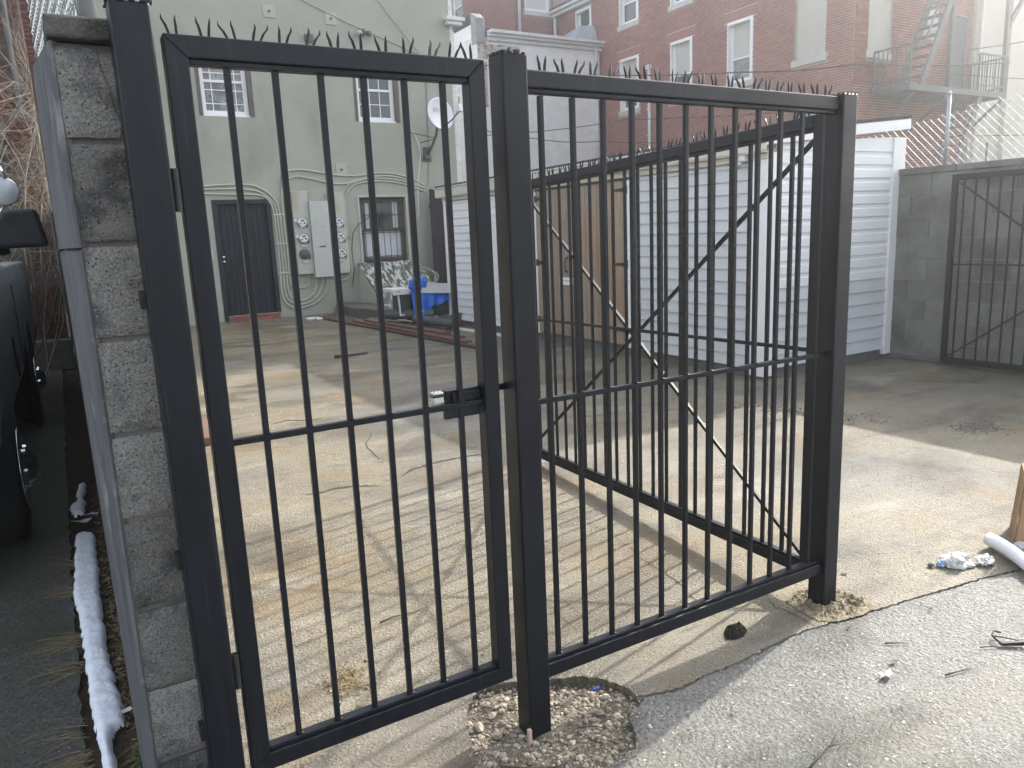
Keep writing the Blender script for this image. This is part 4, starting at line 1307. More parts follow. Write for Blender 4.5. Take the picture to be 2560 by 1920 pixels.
# cellar bulkhead with flaking hatch
bk = thing('cellar_bulkhead', 'sloping cellar hatch with flaking paint under the barred window', 'cellar hatch', (6.1, 15.1, 0))
xL, xR = 5.46, 6.82
prof = [(15.8, -.02), (14.42, -.02), (14.42, .13), (15.799, .97)]
for a, b in ((xL, xL+.14), (xR-.14, xR)):
    mb = MB()
    n = len(prof)
    mb.v = [(a, y, z) for y, z in prof]+[(b, y, z) for y, z in prof]
    mb.f = [tuple(range(n)), tuple(range(n, 2*n))[::-1]]+[(i, (i+1) % n, n+(i+1) % n, n+i) for i in range(n)]
    build('cheek_wall', mb, M_SAGE, bk)
dz = lambda y: .13+(y-14.42)*.84/1.379
build('hatch', MB().quadbox([(xL+.005, 14.36, dz(14.36)+.012), (xR-.005, 14.36, dz(14.36)+.012), (xR-.005, 15.79, dz(15.79)+.012), (xL+.005, 15.79, dz(15.79)+.012),
      (xL+.005, 14.36, dz(14.36)+.045), (xR-.005, 14.36, dz(14.36)+.045), (xR-.005, 15.79, dz(15.79)+.045), (xL+.005, 15.79, dz(15.79)+.045)]), M_FLAKE, bk, bevel=.003)
build('front_curb', MB().box(xL+.141, xR-.141, 14.42, 14.52, -.02, .13), M_CONCD, bk)
cb = build('concrete_ledge', MB().prism([(4.80, 14.6), (5.02, 13.4), (5.30, 13.3), (5.44, 14.3), (5.44, 15.1), (5.2, 15.79), (4.9, 15.79)], -.02, .20), M_CONCD, None, bevel=.03)
tag(cb, 'low dark concrete ledge in front of the cellar hatch', 'ledge')

# black board fence; right-hand boards paint in the deep dark of the gap
bf = thing('board_fence', 'tall black board fence beside stucco house, right boards standing for the dark gap', 'fence', (7.9, 15.5, 0))
x = 7.10
k = 0
while x < 9.3:
    wv = random.uniform(.12, .15)
    build('board', MB().box(x, x+wv-.006, 15.50+random.uniform(-.006, .006), 15.53, 0, 2.52+random.uniform(-.03, .02)), M_FENCEB, bf)
    x += wv
    k += 1
build('fence_rail', MB().box(7.1, 9.3, 15.5375, 15.58, .5, .58).box(7.1, 9.3, 15.5375, 15.58, 2.1, 2.18), M_FENCEB, bf)

# ------------------------------------------------------------------ white painted brick building
def white_building():
    t = thing('white_brick_building', 'white painted brick back building with a wide white gutter beyond the shed', 'building', (14.6, 22.5, 0))
    X0, X1, Y0 = 12.25, 17.05, 22.5
    build('wall', MB().box(X0, X1, Y0, 34, 0, 7.60), M_WBRICK, t)
    F = Face((X0, Y0, 0), (1, 0, 0), (0, -1, 0))
    worn = (0, 1.55, 6.95, 7.5)
    brickwork(F, t, 0, X1-X0, 2.2, 7.52, [worn, (0, .32, 5.5, 7.5)], M_WBRICK, L=.21, H=.066, gap=.008, proud=.004, jit=.002)
    brickwork(F, t, 0, 1.55, 6.96, 7.48, [], M_WBRICK_WORN, singles=60, L=.20, H=.066, gap=.014, proud=.008, jit=.006)
    brickwork(F, t, 0, .32, 5.5, 6.95, [], M_WBRICK_WORN, singles=40, L=.21, H=.066, gap=.012, proud=.007, jit=.005)
    Fl = Face((X0, 27, 0), (0, -1, 0), (-1, 0, 0))
    brickwork(Fl, t, 0, 4.5, 2.2, 8.0, [], M_WBRICK, L=.21, H=.066, gap=.008, proud=.004, jit=.002)
    build('parapet', MB().box(X0-.02, X0+.28, 22.75, 34, 7.602, 8.02), M_WBRICK, t)
    build('parapet_flashing', MB().box(X0-.05, X0+.31, 22.78, 34, 8.0215, 8.32), M_ROOF, t, bevel=.02)
    build('parapet_end', MB().quadbox([(X0-.06, 22.42, 7.40), (X0+.30, 22.42, 7.40), (X0+.30, 22.76, 7.40), (X0-.06, 22.76, 7.40), (X0-.04, 22.44, 8.15), (X0+.28, 22.44, 8.15), (X0+.32, 22.76, 8.36), (X0-.06, 22.76, 8.36)]), mat('grey_parapet_render', (.33, .335, .33), (.25, .255, .25), 5, .85, None, .3, 40, .006, .3), t, bevel=.03)
    g = MB()
    for (d, z0, z1) in ((.10, 7.505, 7.62), (.20, 7.622, 7.70), (.30, 7.702, 7.80)):
        F.box(g, .36, X1-X0+.12, .0005, d, z0, z1)
    build('cornice_gutter', g, M_GUTTER, t, bevel=.012)
    for k in range(5):
        g = MB()
        F.box(g, .8+k*.95, .83+k*.95, .3005, .306, 7.704, 7.80)
        build('gutter_joint', g, M_STONE, t)
    ds = MB().tube([(16.86, 22.44, 7.6), (16.86, 22.43, 2.0)], .055, 8)
    build('downspout', ds, M_GUTTER, t, smooth=True)
    build('roof', MB().box(X0+.32, X1, 22.55, 34, 7.802, 7.90), M_ROOF, t)
    build('roof_flashing', MB().quadbox([(16.3, 22.9, 7.905), (17.08, 22.6, 7.905), (17.08, 24.4, 7.905), (16.6, 24.4, 7.905), (16.6, 22.95, 8.42), (17.08, 22.75, 8.42), (17.08, 24.3, 8.40), (16.8, 24.3, 8.40)]), M_SLATE, t, bevel=.02)
white_building()
for lab, pts, r in (('upper thin black wire running across the white painted brick wall', [(8.4, 15.3, 3.62), (12.2, 15.1, 4.05), (20, 14.6, 4.6)], .010),
                    ('lower thin black wire running across the white painted brick wall', [(8.4, 15.3, 3.75), (9.5, 15, 3.55), (11.3, 15, 3.52), (17.0, 15.4, 3.7)], .010),
                    ('long twisted overhead wire passing in front of the red brick windows', [(12.0, 22.3, 6.75), (13.6, 19.0, 5.9), (15.6, 14.6, 5.25), (17.0, 12.45, 5.10), (21.5, 11.2, 5.2)], .016)):
    cable('overhead_wire', lab, pts, r, M_WIRE, .05)

# ------------------------------------------------------------------ red brick building
def red_building():
    XB, YB = 17.1, 12.527
    t = thing('red_brick_building', 'large red brick building with white windows behind the white shed', 'building', (XB, YB, 0))
    H = 9.36
    FL = Face((XB, YB, 0), (0, 1, 0), (-1, 0, 0))
    FE = Face((XB, YB, 0), (1, 0, 0), (0, -1, 0))
    wl_ = [(3.13, 4.08, 5.36, 7.02), (5.47, 6.44, 5.36, 7.02), (7.93, 8.92, 5.36, 7.02), (3.13, 4.08, 8.06, 9.2), (5.47, 6.44, 8.06, 9.2), (7.93, 8.92, 8.06, 9.2), (10.45, 11.40, 8.47, 9.15), (.80, 1.74, 5.54, 7.3), (.80, 1.74, 8.06, 9.2)]
    we = [(.48, 1.43, 5.45, 7.3), (2.79, 3.39, 6.12, 6.82), (3.98, 4.75, 4.62, 6.62), (.48, 1.43, 8.1, 9.2)]
    D = .2
    build('wall', wall_cells(FL, MB(), .0, 12.78, 0, H, wl_, -D, 0), M_BMORT, t, label='long side wall')
    build('wall', wall_cells(FE, MB(), .2005, 4.93, 0, H, we, -D, 0), M_BMORT, t, label='narrow end wall')
    build('inner_wall', MB().box(XB+.45, XB+.55, YB+.5, 25.2, 0, H).box(XB+.551, 22, YB+.5, YB+.6, 0, H), M_DARKVOID, t)
    build('far_wall', MB().box(21.8, 22.03, YB+.201, 25.3, 0, H), M_BMORT, t)
    holesL = [(a-.0, b+.0, c-.0, d+.0) for a, b, c, d in wl_]+[(a-.13, b+.13, d, d+.25) for a, b, c, d in wl_[:3]]+[(a-.07, b+.07, c-.17, c) for a, b, c, d in wl_]
    brickwork(FL, t, .0, 12.78, 2.6, H-.02, holesL, M_BRICK, L=.20, H=.0635, gap=.012, proud=.006, jit=.002)
    holesE = list(we)+[(a-.05, b+.05, c-.15, c) for a, b, c, d in we[:2]]
    brickwork(FE, t, -.006, 4.93, 2.0, 9.3, holesE, M_BRICK, singles=300, zmin_single=4.7, L=.20, H=.0635, gap=.012, proud=.006, jit=.002)
    for i, (a, b, c, d) in enumerate(wl_):
        if i in (7, 8):
            q = MB()
            FL.box(q, a, b, -.12, -.06, c, d)
            w = build('boarded_window', q, M_BOARD, t, label='window covered with a beige board')
            q = MB()
            FL.box(q, a-.07, b+.07, -.1, .05, c-.165, c-.002)
            build('sill', q, M_STONE, w, bevel=.01)
            continue
        w = sash_window(t, FL, a+.003, b-.003, c+.003, d-.003, .16, None, M_GLASS, fw=.085, sill=.16, zmid=c+(d-c)*.40 if d-c > 1.3 else c+.66, upper=M_BLIND, lower=M_GLASS if i != 0 else M_GLASS_REFL)
        q = MB()
        FL.box(q, a+.003, a+.11, -.105, .012, c+.003, d-.003)
        FL.box(q, b-.04, b-.003, -.105, .012, c+.003, d-.003)
        FL.box(q, a+.111, b-.041, -.105, .012, d-.09, d-.003)
        build('casing', q, M_VINYL, w, bevel=.006)
        if i < 3:
            q = MB()
            FL.box(q, a-.13, b+.13, -.1, .008, d+.002, d+.248)
            build('lintel', q, M_LINTEL, t, bevel=.006)
    for a, b, c, d in (we[0], we[3]):
        q = MB()
        FE.box(q, a, b, -.1, -.05, c, d)
        w = build('boarded_window', q, M_BOARD, t, label='end wall window covered with a beige board')
        q = MB()
        FE.box(q, a-.05, b+.05, -.1, .05, c-.145, c-.002)
        build('sill', q, M_STONE, w, bevel=.01)
    a, b, c, d = we[1]
    w = sash_window(t, FE, a+.003, b-.003, c+.003, d-.003, .12, None, M_GLASS, fw=.05)
    q = MB()
    q.quadbox([FE.p(a+.1, -.02, c+.05), FE.p(b-.05, -.02, c+.05), FE.p(b-.05, .0, c+.05), FE.p(a+.1, .0, c+.05), FE.p(a+.22, -.02, d-.08), FE.p(b-.05, -.02, d-.08), FE.p(b-.05, 0, d-.08), FE.p(a+.22, 0, d-.08)])
    build('curtain', q, M_CURTAIN, w)
    a, b, c, d = we[2]
    q = MB()
    FE.box(q, a+.002, b-.002, -.15, -.05, c+.002, d-.002)
    dr = build('door', q, M_FIRE, t, label='steel blue door onto the fire escape', bevel=.005)
    q = MB()
    FE.box(q, b-.12, b-.07, -.0495, -.02, c+.9, c+1.0)
    build('handle', q, M_DARKGREY, dr)
    q = MB()
    FL.box(q, -.25, 12.85, .001, .16, H-.12, H-.002)
    FL.box(q, -.25, 12.85, .001, .26, H, H+.10)
    build('eave_gutter', q, M_GUTTER, t, bevel=.012)
    # unseen roof, its upward pitch added to block sun on the far yard
    build('roof', MB().quadbox([(XB-.2, YB-.2, H+.102), (22.2, YB-.2, H+.102), (22.2, 25.29, H+.102), (XB-.2, 25.29, H+.102), (XB-.2, YB-.2, H+.2), (22.2, YB-.2, H+1.9), (22.2, 25.29, H+1.9), (XB-.2, 25.29, H+.2)]), M_ROOF, t)
    ds = build('downspout', MB().tube([FL.p(7.36, .06, 6.50), FL.p(7.36, .06, 2.5)], .055, 8), M_GUTTER, t, smooth=True)
    q = MB()
    FL.box(q, 7.27, 7.45, .001, .14, 6.44, 6.56)
    build('downspout_head', q, M_GUTTER, ds, bevel=.01)
    for z in (5.9, 5.2, 4.4):
        q = MB()
        FL.box(q, 7.29, 7.43, .001, .13, z, z+.03)
        build('strap', q, M_GUTTER, ds)
    build('downspout', MB().tube([FL.p(12.6, .08, H-.1), FL.p(12.6, .08, 7.9)], .06, 8), M_GUTTER, t, smooth=True)
    q = MB()
    FL.box(q, 1.1, 1.25, .0065, .02, 3.75, 3.9)
    # rear wing facing the yard
    XW, YW = 15.4, 25.31
    F1 = Face((XW, YW, 0), (1, 0, 0), (0, -1, 0))
    F2 = Face((XW, YW, 0), (0, 1, 0), (-1, 0, 0))
    w1 = [(.43, 1.56, 9.42, 11.2)]
    w2 = [(4.05, 5.0, 9.7, 11.6)]
    build('wall', wall_cells(F1, MB(), 0, 1.69, 0, 13, w1, -.2, 0), M_BMORT, t, label='rear wing wall facing the yard')
    build('wall', wall_cells(F2, MB(), .2005, 9, 0, 13, w2, -.2, 0), M_BMORT, t, label='rear wing side wall')
    build('wall', MB().box(17.091, 22, 25.51, 25.7, 0, 13), M_BMORT, t, label='rear wing wall above the roof')
    brickwork(F1, t, -.006, 1.69, 7.7, 13, w1+[(.35, 1.64, 9.25, 9.42)], M_BRICK, L=.20, H=.0635, gap=.012, proud=.006)
    brickwork(F2, t, 0, 7, 7.7, 12.5, w2, M_BRICK, L=.20, H=.0635, gap=.012, proud=.006)
    w = sash_window(t, F1, .433, 1.557, 9.423, 11.19, .14, None, M_GLASS, fw=.09, sill=.16, lower=M_CURTAIN, upper=M_BLIND)
    w = sash_window(t, F2, 4.053, 4.997, 9.703, 11.59, .12, None, M_GLASS, fw=.09, sill=.14, upper=M_BLIND)
    build('downspout', MB().tube([F1.p(.16, .07, 13), F1.p(.16, .07, 7.9)], .06, 8), M_GUTTER, t, smooth=True)
red_building()
def beige():
    t = thing('beige_building', 'tall plain beige stucco building at the far right', 'building', (26, 13, 0))
    build('wall', MB().box(22.06, 34, 12.45, 14.8, 0, 10.5), M_BEIGE, t, label='lower front block')
    build('wall', MB().box(22.06, 34, 14.801, 24, 0, 17), M_BEIGE, t, label='unseen rear block raised to shade the far yard')  # unseen height added so its shadow falls on the far yard
    build('pilaster', MB().box(23.6, 34, 12.32, 12.449, 0, 10.5), M_BEIGE, t)
    build('roof', MB().box(22, 34.1, 12.2, 14.799, 10.503, 10.65), M_ROOF, t)
    build('roof', MB().box(22, 34.1, 14.75, 24.1, 17.003, 17.15), M_ROOF, t)
    build('downpipe', MB().tube([(22.2, 12.38, 10.5), (22.2, 12.38, 0)], .05, 8), M_GUTTER, t, smooth=True)
    build('pipe_stub', MB().tube([(22.75, 12.3, 0), (22.75, 12.3, 3.4)], .03, 6), M_DARKGREY, t)
beige()
cable('overhead_wire', 'upper thin wire crossing in front of the beige building', [(21.6, 12.3, 5.75), (24.0, 11.2, 6.1)], .012, M_WIRE, .03)
cable('overhead_wire', 'lower pair of wires crossing in front of the beige building', [(21.9, 12.2, 3.55), (24.0, 10.5, 3.5)], .012, M_WIRE, .03)
cable('overhead_wire', 'middle thin wire crossing in front of the beige building', [(18, 11.9, 4.95), (24.0, 11.2, 4.9)], .010, M_WIRE, .02)

def fire_escape():
    t = thing('fire_escape', 'grey steel fire escape platform with stairs on the red brick end wall', 'fire escape', (20, 12.0, 4.5))
    x0, x1, y0, y1, z = 17.80, 22.02, 11.5, 12.50, 4.55
    for y in (y0, y1-.04): build('platform_beam', MB().box(x0, x1, y, y+.05, z-.14, z), M_FIRE, t)
    for x in (x0, x1-.05): build('platform_beam', MB().box(x, x+.05, y0+.051, y1-.041, z-.14, z), M_FIRE, t)
    n = 26
    for k in range(n):
        y = y0+.075+k*(y1-y0-.15)/n
        build('slat', MB().box(x0+.051, x1-.051, y, y+.028, z-.03, z-.004), M_FIRE, t)
    zt = z+.88
    def rail(a, b, nb):
        build('handrail', MB().beam((*a, zt), (*b, zt), .04, .04), M_FIRE, t)
        build('lower_rail', MB().beam((*a, z+.13), (*b, z+.13), .03, .03), M_FIRE, t)
        for k in range(nb+1):
            u = k/nb
            x, y = a[0]+(b[0]-a[0])*u, a[1]+(b[1]-a[1])*u
            r = .02 if k in (0, nb) else .009
            build('baluster' if r < .015 else 'rail_post', MB().box(x-r, x+r, y-r, y+r, z, zt-.0205), M_FIRE, t)
    rail((x0+.02, y1-.03), (x0+.02, y0+.02), 8)
    rail((x1-.02, y1-.03), (x1-.02, y0+.02), 9)
    rail((20.7, y0+.02), (x1-.06, y0+.02), 10)
    # upper flight
    def flight(a, b, w, nst, yy):
        for y in (yy, yy+w): build('stringer', MB().beam((a[0], y, a[1]), (b[0], y, b[1]), .05, .17), M_FIRE, t)
        for k in range(1, nst):
            u = k/nst
            x, zz = a[0]+(b[0]-a[0])*u, a[1]+(b[1]-a[1])*u
            build('step', MB().box(x-.11, x+.11, yy+.026, yy+w-.026, zz-.015, zz+.015), M_FIRE, t)
    flight((18.35, z), (20.3, 8.4), .56, 16, 11.56)
    build('handrail', MB().beam((18.35, 11.56, z+.85), (20.3, 11.56, 9.25), .035, .035), M_FIRE, t)
    flight((20.9, z-.14), (18.9, .6), .56, 16, 11.56)
    for x in (18.1, 19.4, 21.9):
        build('bracket', MB().beam((x, y0+.06, z-.18), (x, y1-.0, z-.95), .06, .06), M_FIRE, t)
    build('column', MB().box(20.86, 20.95, 12.38, 12.47, 4.56, 8.6), M_FIRE, t)
    build('upper_platform', MB().box(19.9, 22.4, 11.5, 12.49, 8.40, 8.50), M_FIRE, t)
    build('upper_brace', MB().beam((21.95, 11.55, 6.2), (23.0, 11.55, 7.4), .09, .09), M_FIRE, t)
    build('column', MB().box(21.85, 21.95, 11.51, 11.60, 4.56, 8.39), M_FIRE, t)
fire_escape()

# ------------------------------------------------------------------ shed
def shed():
    X, Y0, Y1, XR = 5.70, 5.02, 11.90, 7.735
    t = thing('shed', 'long white sided shed with weathered double doors', 'shed', (6.6, 8.4, 0))
    FL = Face((X, Y0, 0), (0, 1, 0), (-1, 0, 0))
    FE = Face((X, Y0, 0), (1, 0, 0), (0, -1, 0))
    L = Y1-Y0
    W = XR-X
    build('foundation', MB().box(X+.02, XR, Y0+.02, Y1-.02, -.02, .115), M_FOUND, t)
    build('wall_core', MB().box(X+.035, XR-.01, Y0+.035, Y1-.03, .116, 2.16), M_SIDEG, t)
    def lap(F, u0, u1, z, h, m, dutch=False, zt=None, name='siding_board'):
        q = MB()
        if dutch:
            q.quadbox([F.p(u0, -.034, z), F.p(u1, -.034, z), F.p(u1, .012, z), F.p(u0, .012, z), F.p(u0, -.034, z+h*.62), F.p(u1, -.034, z+h*.62), F.p(u1, .009, z+h*.62), F.p(u0, .009, z+h*.62)])
            q.quadbox([F.p(u0, -.034, z+h*.6201), F.p(u1, -.034, z+h*.6201), F.p(u1, .009, z+h*.6201), F.p(u0, .009, z+h*.6201), F.p(u0, -.034, z+h*.70), F.p(u1, -.034, z+h*.70), F.p(u1, .0, z+h*.70), F.p(u0, .0, z+h*.70)])
            z2 = zt or (z+h, z+h)
            q.quadbox([F.p(u0, -.034, z+h*.7001), F.p(u1, -.034, z+h*.7001), F.p(u1, .0, z+h*.7001), F.p(u0, .0, z+h*.7001), F.p(u0, -.034, z2[0]), F.p(u1, -.034, z2[1]), F.p(u1, -.001, z2[1]), F.p(u0, -.001, z2[0])])
        else:
            q.quadbox([F.p(u0, -.034, z), F.p(u1, -.034, z), F.p(u1, .017, z), F.p(u0, .017, z), F.p(u0, -.034, z+h), F.p(u1, -.034, z+h), F.p(u1, -.004, z+h), F.p(u0, -.004, z+h)])
        build(name, q, m, t)
    h = .1195
    k = 0
    z = .10
    while z < 2.02:
        hh = min(h, 2.045-z)
        lap(FL, .17, 1.93, z, hh-.001, M_SIDEG)
        lap(FL, 4.06, L-.14, z, hh-.001, M_SIDEG if False else M_SIDEW)
        z += h
    z = .10
    he = .128
    k = 0
    while z < 2.36:
        # the gable rises to the right: trim boards to the rake line
        def rake(u): return 2.20+.105*(u/W)
        top0, top1 = rake(.14), rake(W-.20)
        if z+.03 > top0: break
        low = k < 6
        hh = he
        if z+hh > top0:
            q = MB()
            q.quadbox([FE.p(.14, -.034, z), FE.p(W-.2, -.034, z), FE.p(W-.2, .010, z), FE.p(.14, .010, z), FE.p(.14, -.034, top0), FE.p(W-.2, -.034, top1), FE.p(W-.2, .004, top1), FE.p(.14, .004, top0)])
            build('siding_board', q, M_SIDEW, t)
            break
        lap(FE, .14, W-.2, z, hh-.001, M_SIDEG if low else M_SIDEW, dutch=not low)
        z += he
        k += 1
    # corner boards
    def trim(F, u0, u1, d, z0, z1, name='corner_board', m=M_VINYL):
        q = MB()
        F.box(q, u0, u1, -.03, d, z0, z1)
        return build(name, q, m, t, bevel=.004)
    trim(FL, -.022, .169, .022, .03, 2.06)
    trim(FL, L-.139, L, .022, .07, 2.06)
    trim(FE, .0005, .139, .022, .03, 2.12)
    trim(FE, W-.199, W, .024, .04, 2.29)
    trim(FL, 1.932, 2.02, .018, .10, 2.03, 'door_trim')
    trim(FL, 3.985, 4.058, .018, .10, 2.03, 'door_trim')
    # eave: frieze, fascia, gutter
    def slab(F, u0, u1, d0, d1, z0, z1, name, m):
        q = MB()
        F.box(q, u0, u1, d0, d1, z0, z1)
        build(name, q, m, t, bevel=.004)
    slab(FL, -.02, L+.02, -.02, .028, 2.062, 2.115, 'frieze_board', M_CREAM)
    slab(FL, -.05, L+.10, -.02, .10, 2.117, 2.128, 'soffit', M_CREAM)
    slab(FL, -.06, L+.12, .085, .105, 2.13, 2.262, 'fascia_board', M_CREAM)
    slab(FL, -.07, L+.13, .07, .125, 2.264, 2.284, 'drip_edge', M_GUTTER)
    # roof rising to the back
    xa, xb = X-.10, XR+.015
    za, zb = 2.285, 2.480
    build('roof', MB().quadbox([(xa, Y0-.06, za), (xb, Y0-.06, zb), (xb, Y1+.1, zb), (xa, Y1+.1, za), (xa, Y0-.06, za+.03), (xb, Y0-.06, zb+.03), (xb, Y1+.1, zb+.03), (xa, Y1+.1, za+.03)]), M_ROOF, t)
    build('rake_board', MB().quadbox([(xa+.02, Y0-.055, za-.105), (xb, Y0-.055, zb-.105), (xb, Y0-.028, zb-.105), (xa+.02, Y0-.028, za-.105), (xa+.02, Y0-.055, za-.002), (xb, Y0-.055, zb-.002), (xb, Y0-.028, zb-.002), (xa+.02, Y0-.028, za-.002)]), M_VINYL, t, bevel=.003)
    build('rake_soffit', MB().quadbox([(xa+.1, Y0-.0275, za-.10), (xb, Y0-.0275, zb-.10), (xb, Y0+.01, zb-.10), (xa+.1, Y0+.01, za-.10), (xa+.1, Y0-.0275, za-.08), (xb, Y0-.0275, zb-.08), (xb, Y0+.01, zb-.08), (xa+.1, Y0+.01, za-.08)]), M_CREAM, t)
    # double doors of grooved boards
    for (u0, u1) in ((2.023, 2.995), (3.003, 3.982)):
        q = MB()
        FL.box(q, u0, u1, -.03, -.004, .145, 2.03)
        d = build('door', q, M_DARKVOID, t, label='weathered wooden shed door leaf')
        nb = 8
        for k in range(nb):
            a = u0+(u1-u0)*k/nb
            b = u0+(u1-u0)*(k+1)/nb
            if k % 2: a, b = a-.03, b
            else: b = b-.03
            q = MB()
            FL.box(q, a+.004, b-.004, -.0035, .012+random.uniform(-.001, .001), .125+random.uniform(-.01, .0), 2.028)
            build('plank', q, M_PLY, d, bevel=.002)
        hs = u0 if u0 < 2.5 else u1
        sgn = 1 if u0 < 2.5 else -1
        for z in (1.93, 1.08, .30):
            P = [FL.p(hs-sgn*.02, .0135, z-.05), FL.p(hs+sgn*.10, .0135, z-.018), FL.p(hs+sgn*.22, .0135, z-.012), FL.p(hs+sgn*.25, .0135, z), FL.p(hs+sgn*.22, .0135, z+.012), FL.p(hs+sgn*.10, .0135, z+.018), FL.p(hs-sgn*.02, .0135, z+.05)]
            Q = [p+FL.n*.006 for p in P]
            mb = MB()
            n = len(P)
            mb.v = [tuple(p) for p in P+Q]
            mb.f = [tuple(range(n)), tuple(range(n, 2*n))[::-1]]+[(i, (i+1) % n, n+(i+1) % n, n+i) for i in range(n)]
            build('strap_hinge', mb, M_IRON, d)
        if u0 > 2.5:
            build('handle', MB().tube([FL.p(3.24, .015, 1.155), FL.p(3.245, .05, 1.14), FL.p(3.25, .058, 1.06), FL.p(3.245, .05, .98), FL.p(3.24, .015, .965)], .009, 8), M_IRON, d, smooth=True)
            q = MB()
            FL.box(q, 3.20, 3.28, .0135, .03, 1.18, 1.25)
            build('hasp', q, M_GALV, d)
            q = MB()
            FL.box(q, 3.13, 3.42, .0135, .030, .795, .895)
            pl = build('latch_board', q, M_VINYL, d, bevel=.003)
            q = MB()
            for a in (3.20, 3.225, 3.25): FL.box(q, a, a+.008, .0302, .032, .835, .845)
            FL.box(q, 3.14, 3.41, .0302, .0315, .852, .857)
            build('latch_screws', q, M_DARKGREY, pl)
        else:
            q = MB().quad(FL.p(2.945, .0145, .72), FL.p(2.985, .0145, .73), FL.p(2.965, .0145, .86), FL.p(2.955, .0145, .85))
            q = MB().quadbox([FL.p(2.935, .013, .71), FL.p(2.985, .013, .71), FL.p(2.985, .0155, .71), FL.p(2.935, .0155, .71), FL.p(2.955, .013, .86), FL.p(2.968, .013, .86), FL.p(2.968, .0155, .86), FL.p(2.955, .0155, .86)])
            build('paper_scrap', q, M_PAPER, d)
    build('door_header', MB().box(X-.016, X+.0, Y0+2.021, Y0+3.984, 2.0305, 2.0615), M_DARKVOID, t)
    # roof vents
    for (x, y, s) in ((6.95, 5.5, .16), (7.35, 5.9, .12)):
        v = build('roof_vent', MB().quadbox([(x-s, y-s, 2.40), (x+s, y-s, 2.44), (x+s, y+s, 2.44), (x-s, y+s, 2.40), (x-s*.5, y-s*.5, 2.66+s*.4), (x+s*.8, y-s*.5, 2.64+s*.4), (x+s*.8, y+s*.6, 2.64+s*.4), (x-s*.5, y+s*.6, 2.66+s*.4)]), M_SLATE, t, bevel=.015)
shed()
sl_ = thing('flood_light', 'small white sensor light under the shed eave', 'light', (5.66, 5.25, 2.12))
build('base', MB().box(5.61, 5.66, 5.22, 5.29, 2.06, 2.115), M_WPLAST, sl_, bevel=.005)
build('lamp_head', MB().lathe((5.62, 5.26, 2.055), (-.7, -.1, -.5), [(0, .018), (.03, .028), (.07, .032)], 12), M_GALV, sl_, smooth=True)

# ------------------------------------------------------------------ things left in the yard
def pipe_thing(name, label, a, b, r, m, cat='pipe', inner=.8, group=None):
    a, b = Vector(a), Vector(b)
    mb = MB().tube([a, b], r, 18, cap=False)
    d = (b-a)
    mi = MB().tube([a, b], r*inner, 18, cap=False)
    n = len(mb.v)
    mb.add(mi)
    for e in (0, 1):
        for j in range(18):
            k = (j+1) % 18
            o = e*18
            mb.f.append((o+j, o+k, n+o+k, n+o+j))
    return tag(build(name, mb, m, fix=True), label, cat, group)
def tarp():
    t = thing('blue_tarp', 'bright blue tarp draped over a pile of bins and gutters', 'tarp', (5.4, 12.2, 0))
    rg = random.Random(31)
    # draped sheet: a grid that lies on top then falls in folds
    nu, nv = 34, 26
    mb = MB()
    for j in range(nv+1):
        for i in range(nu+1):
            u, v = i/nu, j/nv
            x = 5.00+.98*u
            if v < .45:
                y, z = 12.55-.65*v/.45, .60-.02*v
            else:
                s = (v-.45)/.55
                drop = (.50 if u < .22 else (.16+.10*abs(math.sin(5*u)))) if u < .9 else .46
                if .22 <= u < .36: drop = .50-(u-.22)/.14*.30
                y, z = 11.90-.06*math.sin(s*1.5)-.035*math.sin(u*34+s*2)*s, .58-drop*s
            z += .012*MN.noise(Vector((x*9, y*9, 0)))+.010*MN.noise(Vector((x*22, z*22, 5)))
            y += .012*MN.noise(Vector((x*14, z*14, 9)))
            mb.v.append((x, y, z))
    m_ = nu+1
    for j in range(nv):
        for i in range(nu): mb.f.append((j*m_+i, j*m_+i+1, (j+1)*m_+i+1, (j+1)*m_+i))
    build('sheet', mb, M_TARP, t, smooth=True, fix=True)
    # crumpled bundle on top
    mb = MB()
    n1, n2 = 30, 18
    for j in range(n2+1):
        for i in range(n1):
            th, ph = 2*math.pi*i/n1, math.pi*j/n2
            p = Vector((math.sin(ph)*math.cos(th), math.sin(ph)*math.sin(th), math.cos(ph)))
            r = 1+.35*MN.noise(p*2.2)+.22*MN.noise(p*6+Vector((3, 0, 0)))
            mb.v.append((5.18+p.x*.155*r, 12.0+p.y*.13*r, .70+p.z*.14*r))
    for j in range(n2):
        for i in range(n1): mb.f.append((j*n1+i, j*n1+(i+1) % n1, (j+1)*n1+(i+1) % n1, (j+1)*n1+i))
    build('crumpled_bundle', mb, M_TARP, t, smooth=True)
tarp()
t_ = thing('storage_bin', 'dark green grey bin under the blue tarp', 'bin', (5.5, 12.25, 0))
build('bin_body', MB().quadbox([(5.12, 11.98, .07), (5.92, 11.98, .07), (5.92, 12.5, .07), (5.12, 12.5, .07), (5.06, 11.93, .575), (5.97, 11.93, .575), (5.97, 12.54, .575), (5.06, 12.54, .575)]), M_GPLAST, t_, bevel=.02)
build('hose', MB().tube([(5.14, 11.86, .30), (5.22, 11.84, .20), (5.38, 11.83, .15), (5.56, 11.84, .135), (5.66, 11.85, .14)], .02, 8), M_STONE, t_, smooth=True)
build('hose_end', MB().tube([(5.56, 11.84, .135), (5.66, 11.85, .14)], .03, 8), M_WPLAST, t_)
t_ = thing('utility_table', 'white plastic utility sink stand leaning left of the blue tarp', 'utility sink', (4.98, 12.25, 0))
build('rim', MB().box(4.72, 5.06, 12.05, 12.5, .60, .655).box(4.72, 5.06, 12.03, 12.049, .55, .655), M_WPLAST, t_, bevel=.012)
build('slot', MB().box(4.80, 4.85, 12.024, 12.0295, .605, .617), M_METERD, t_)
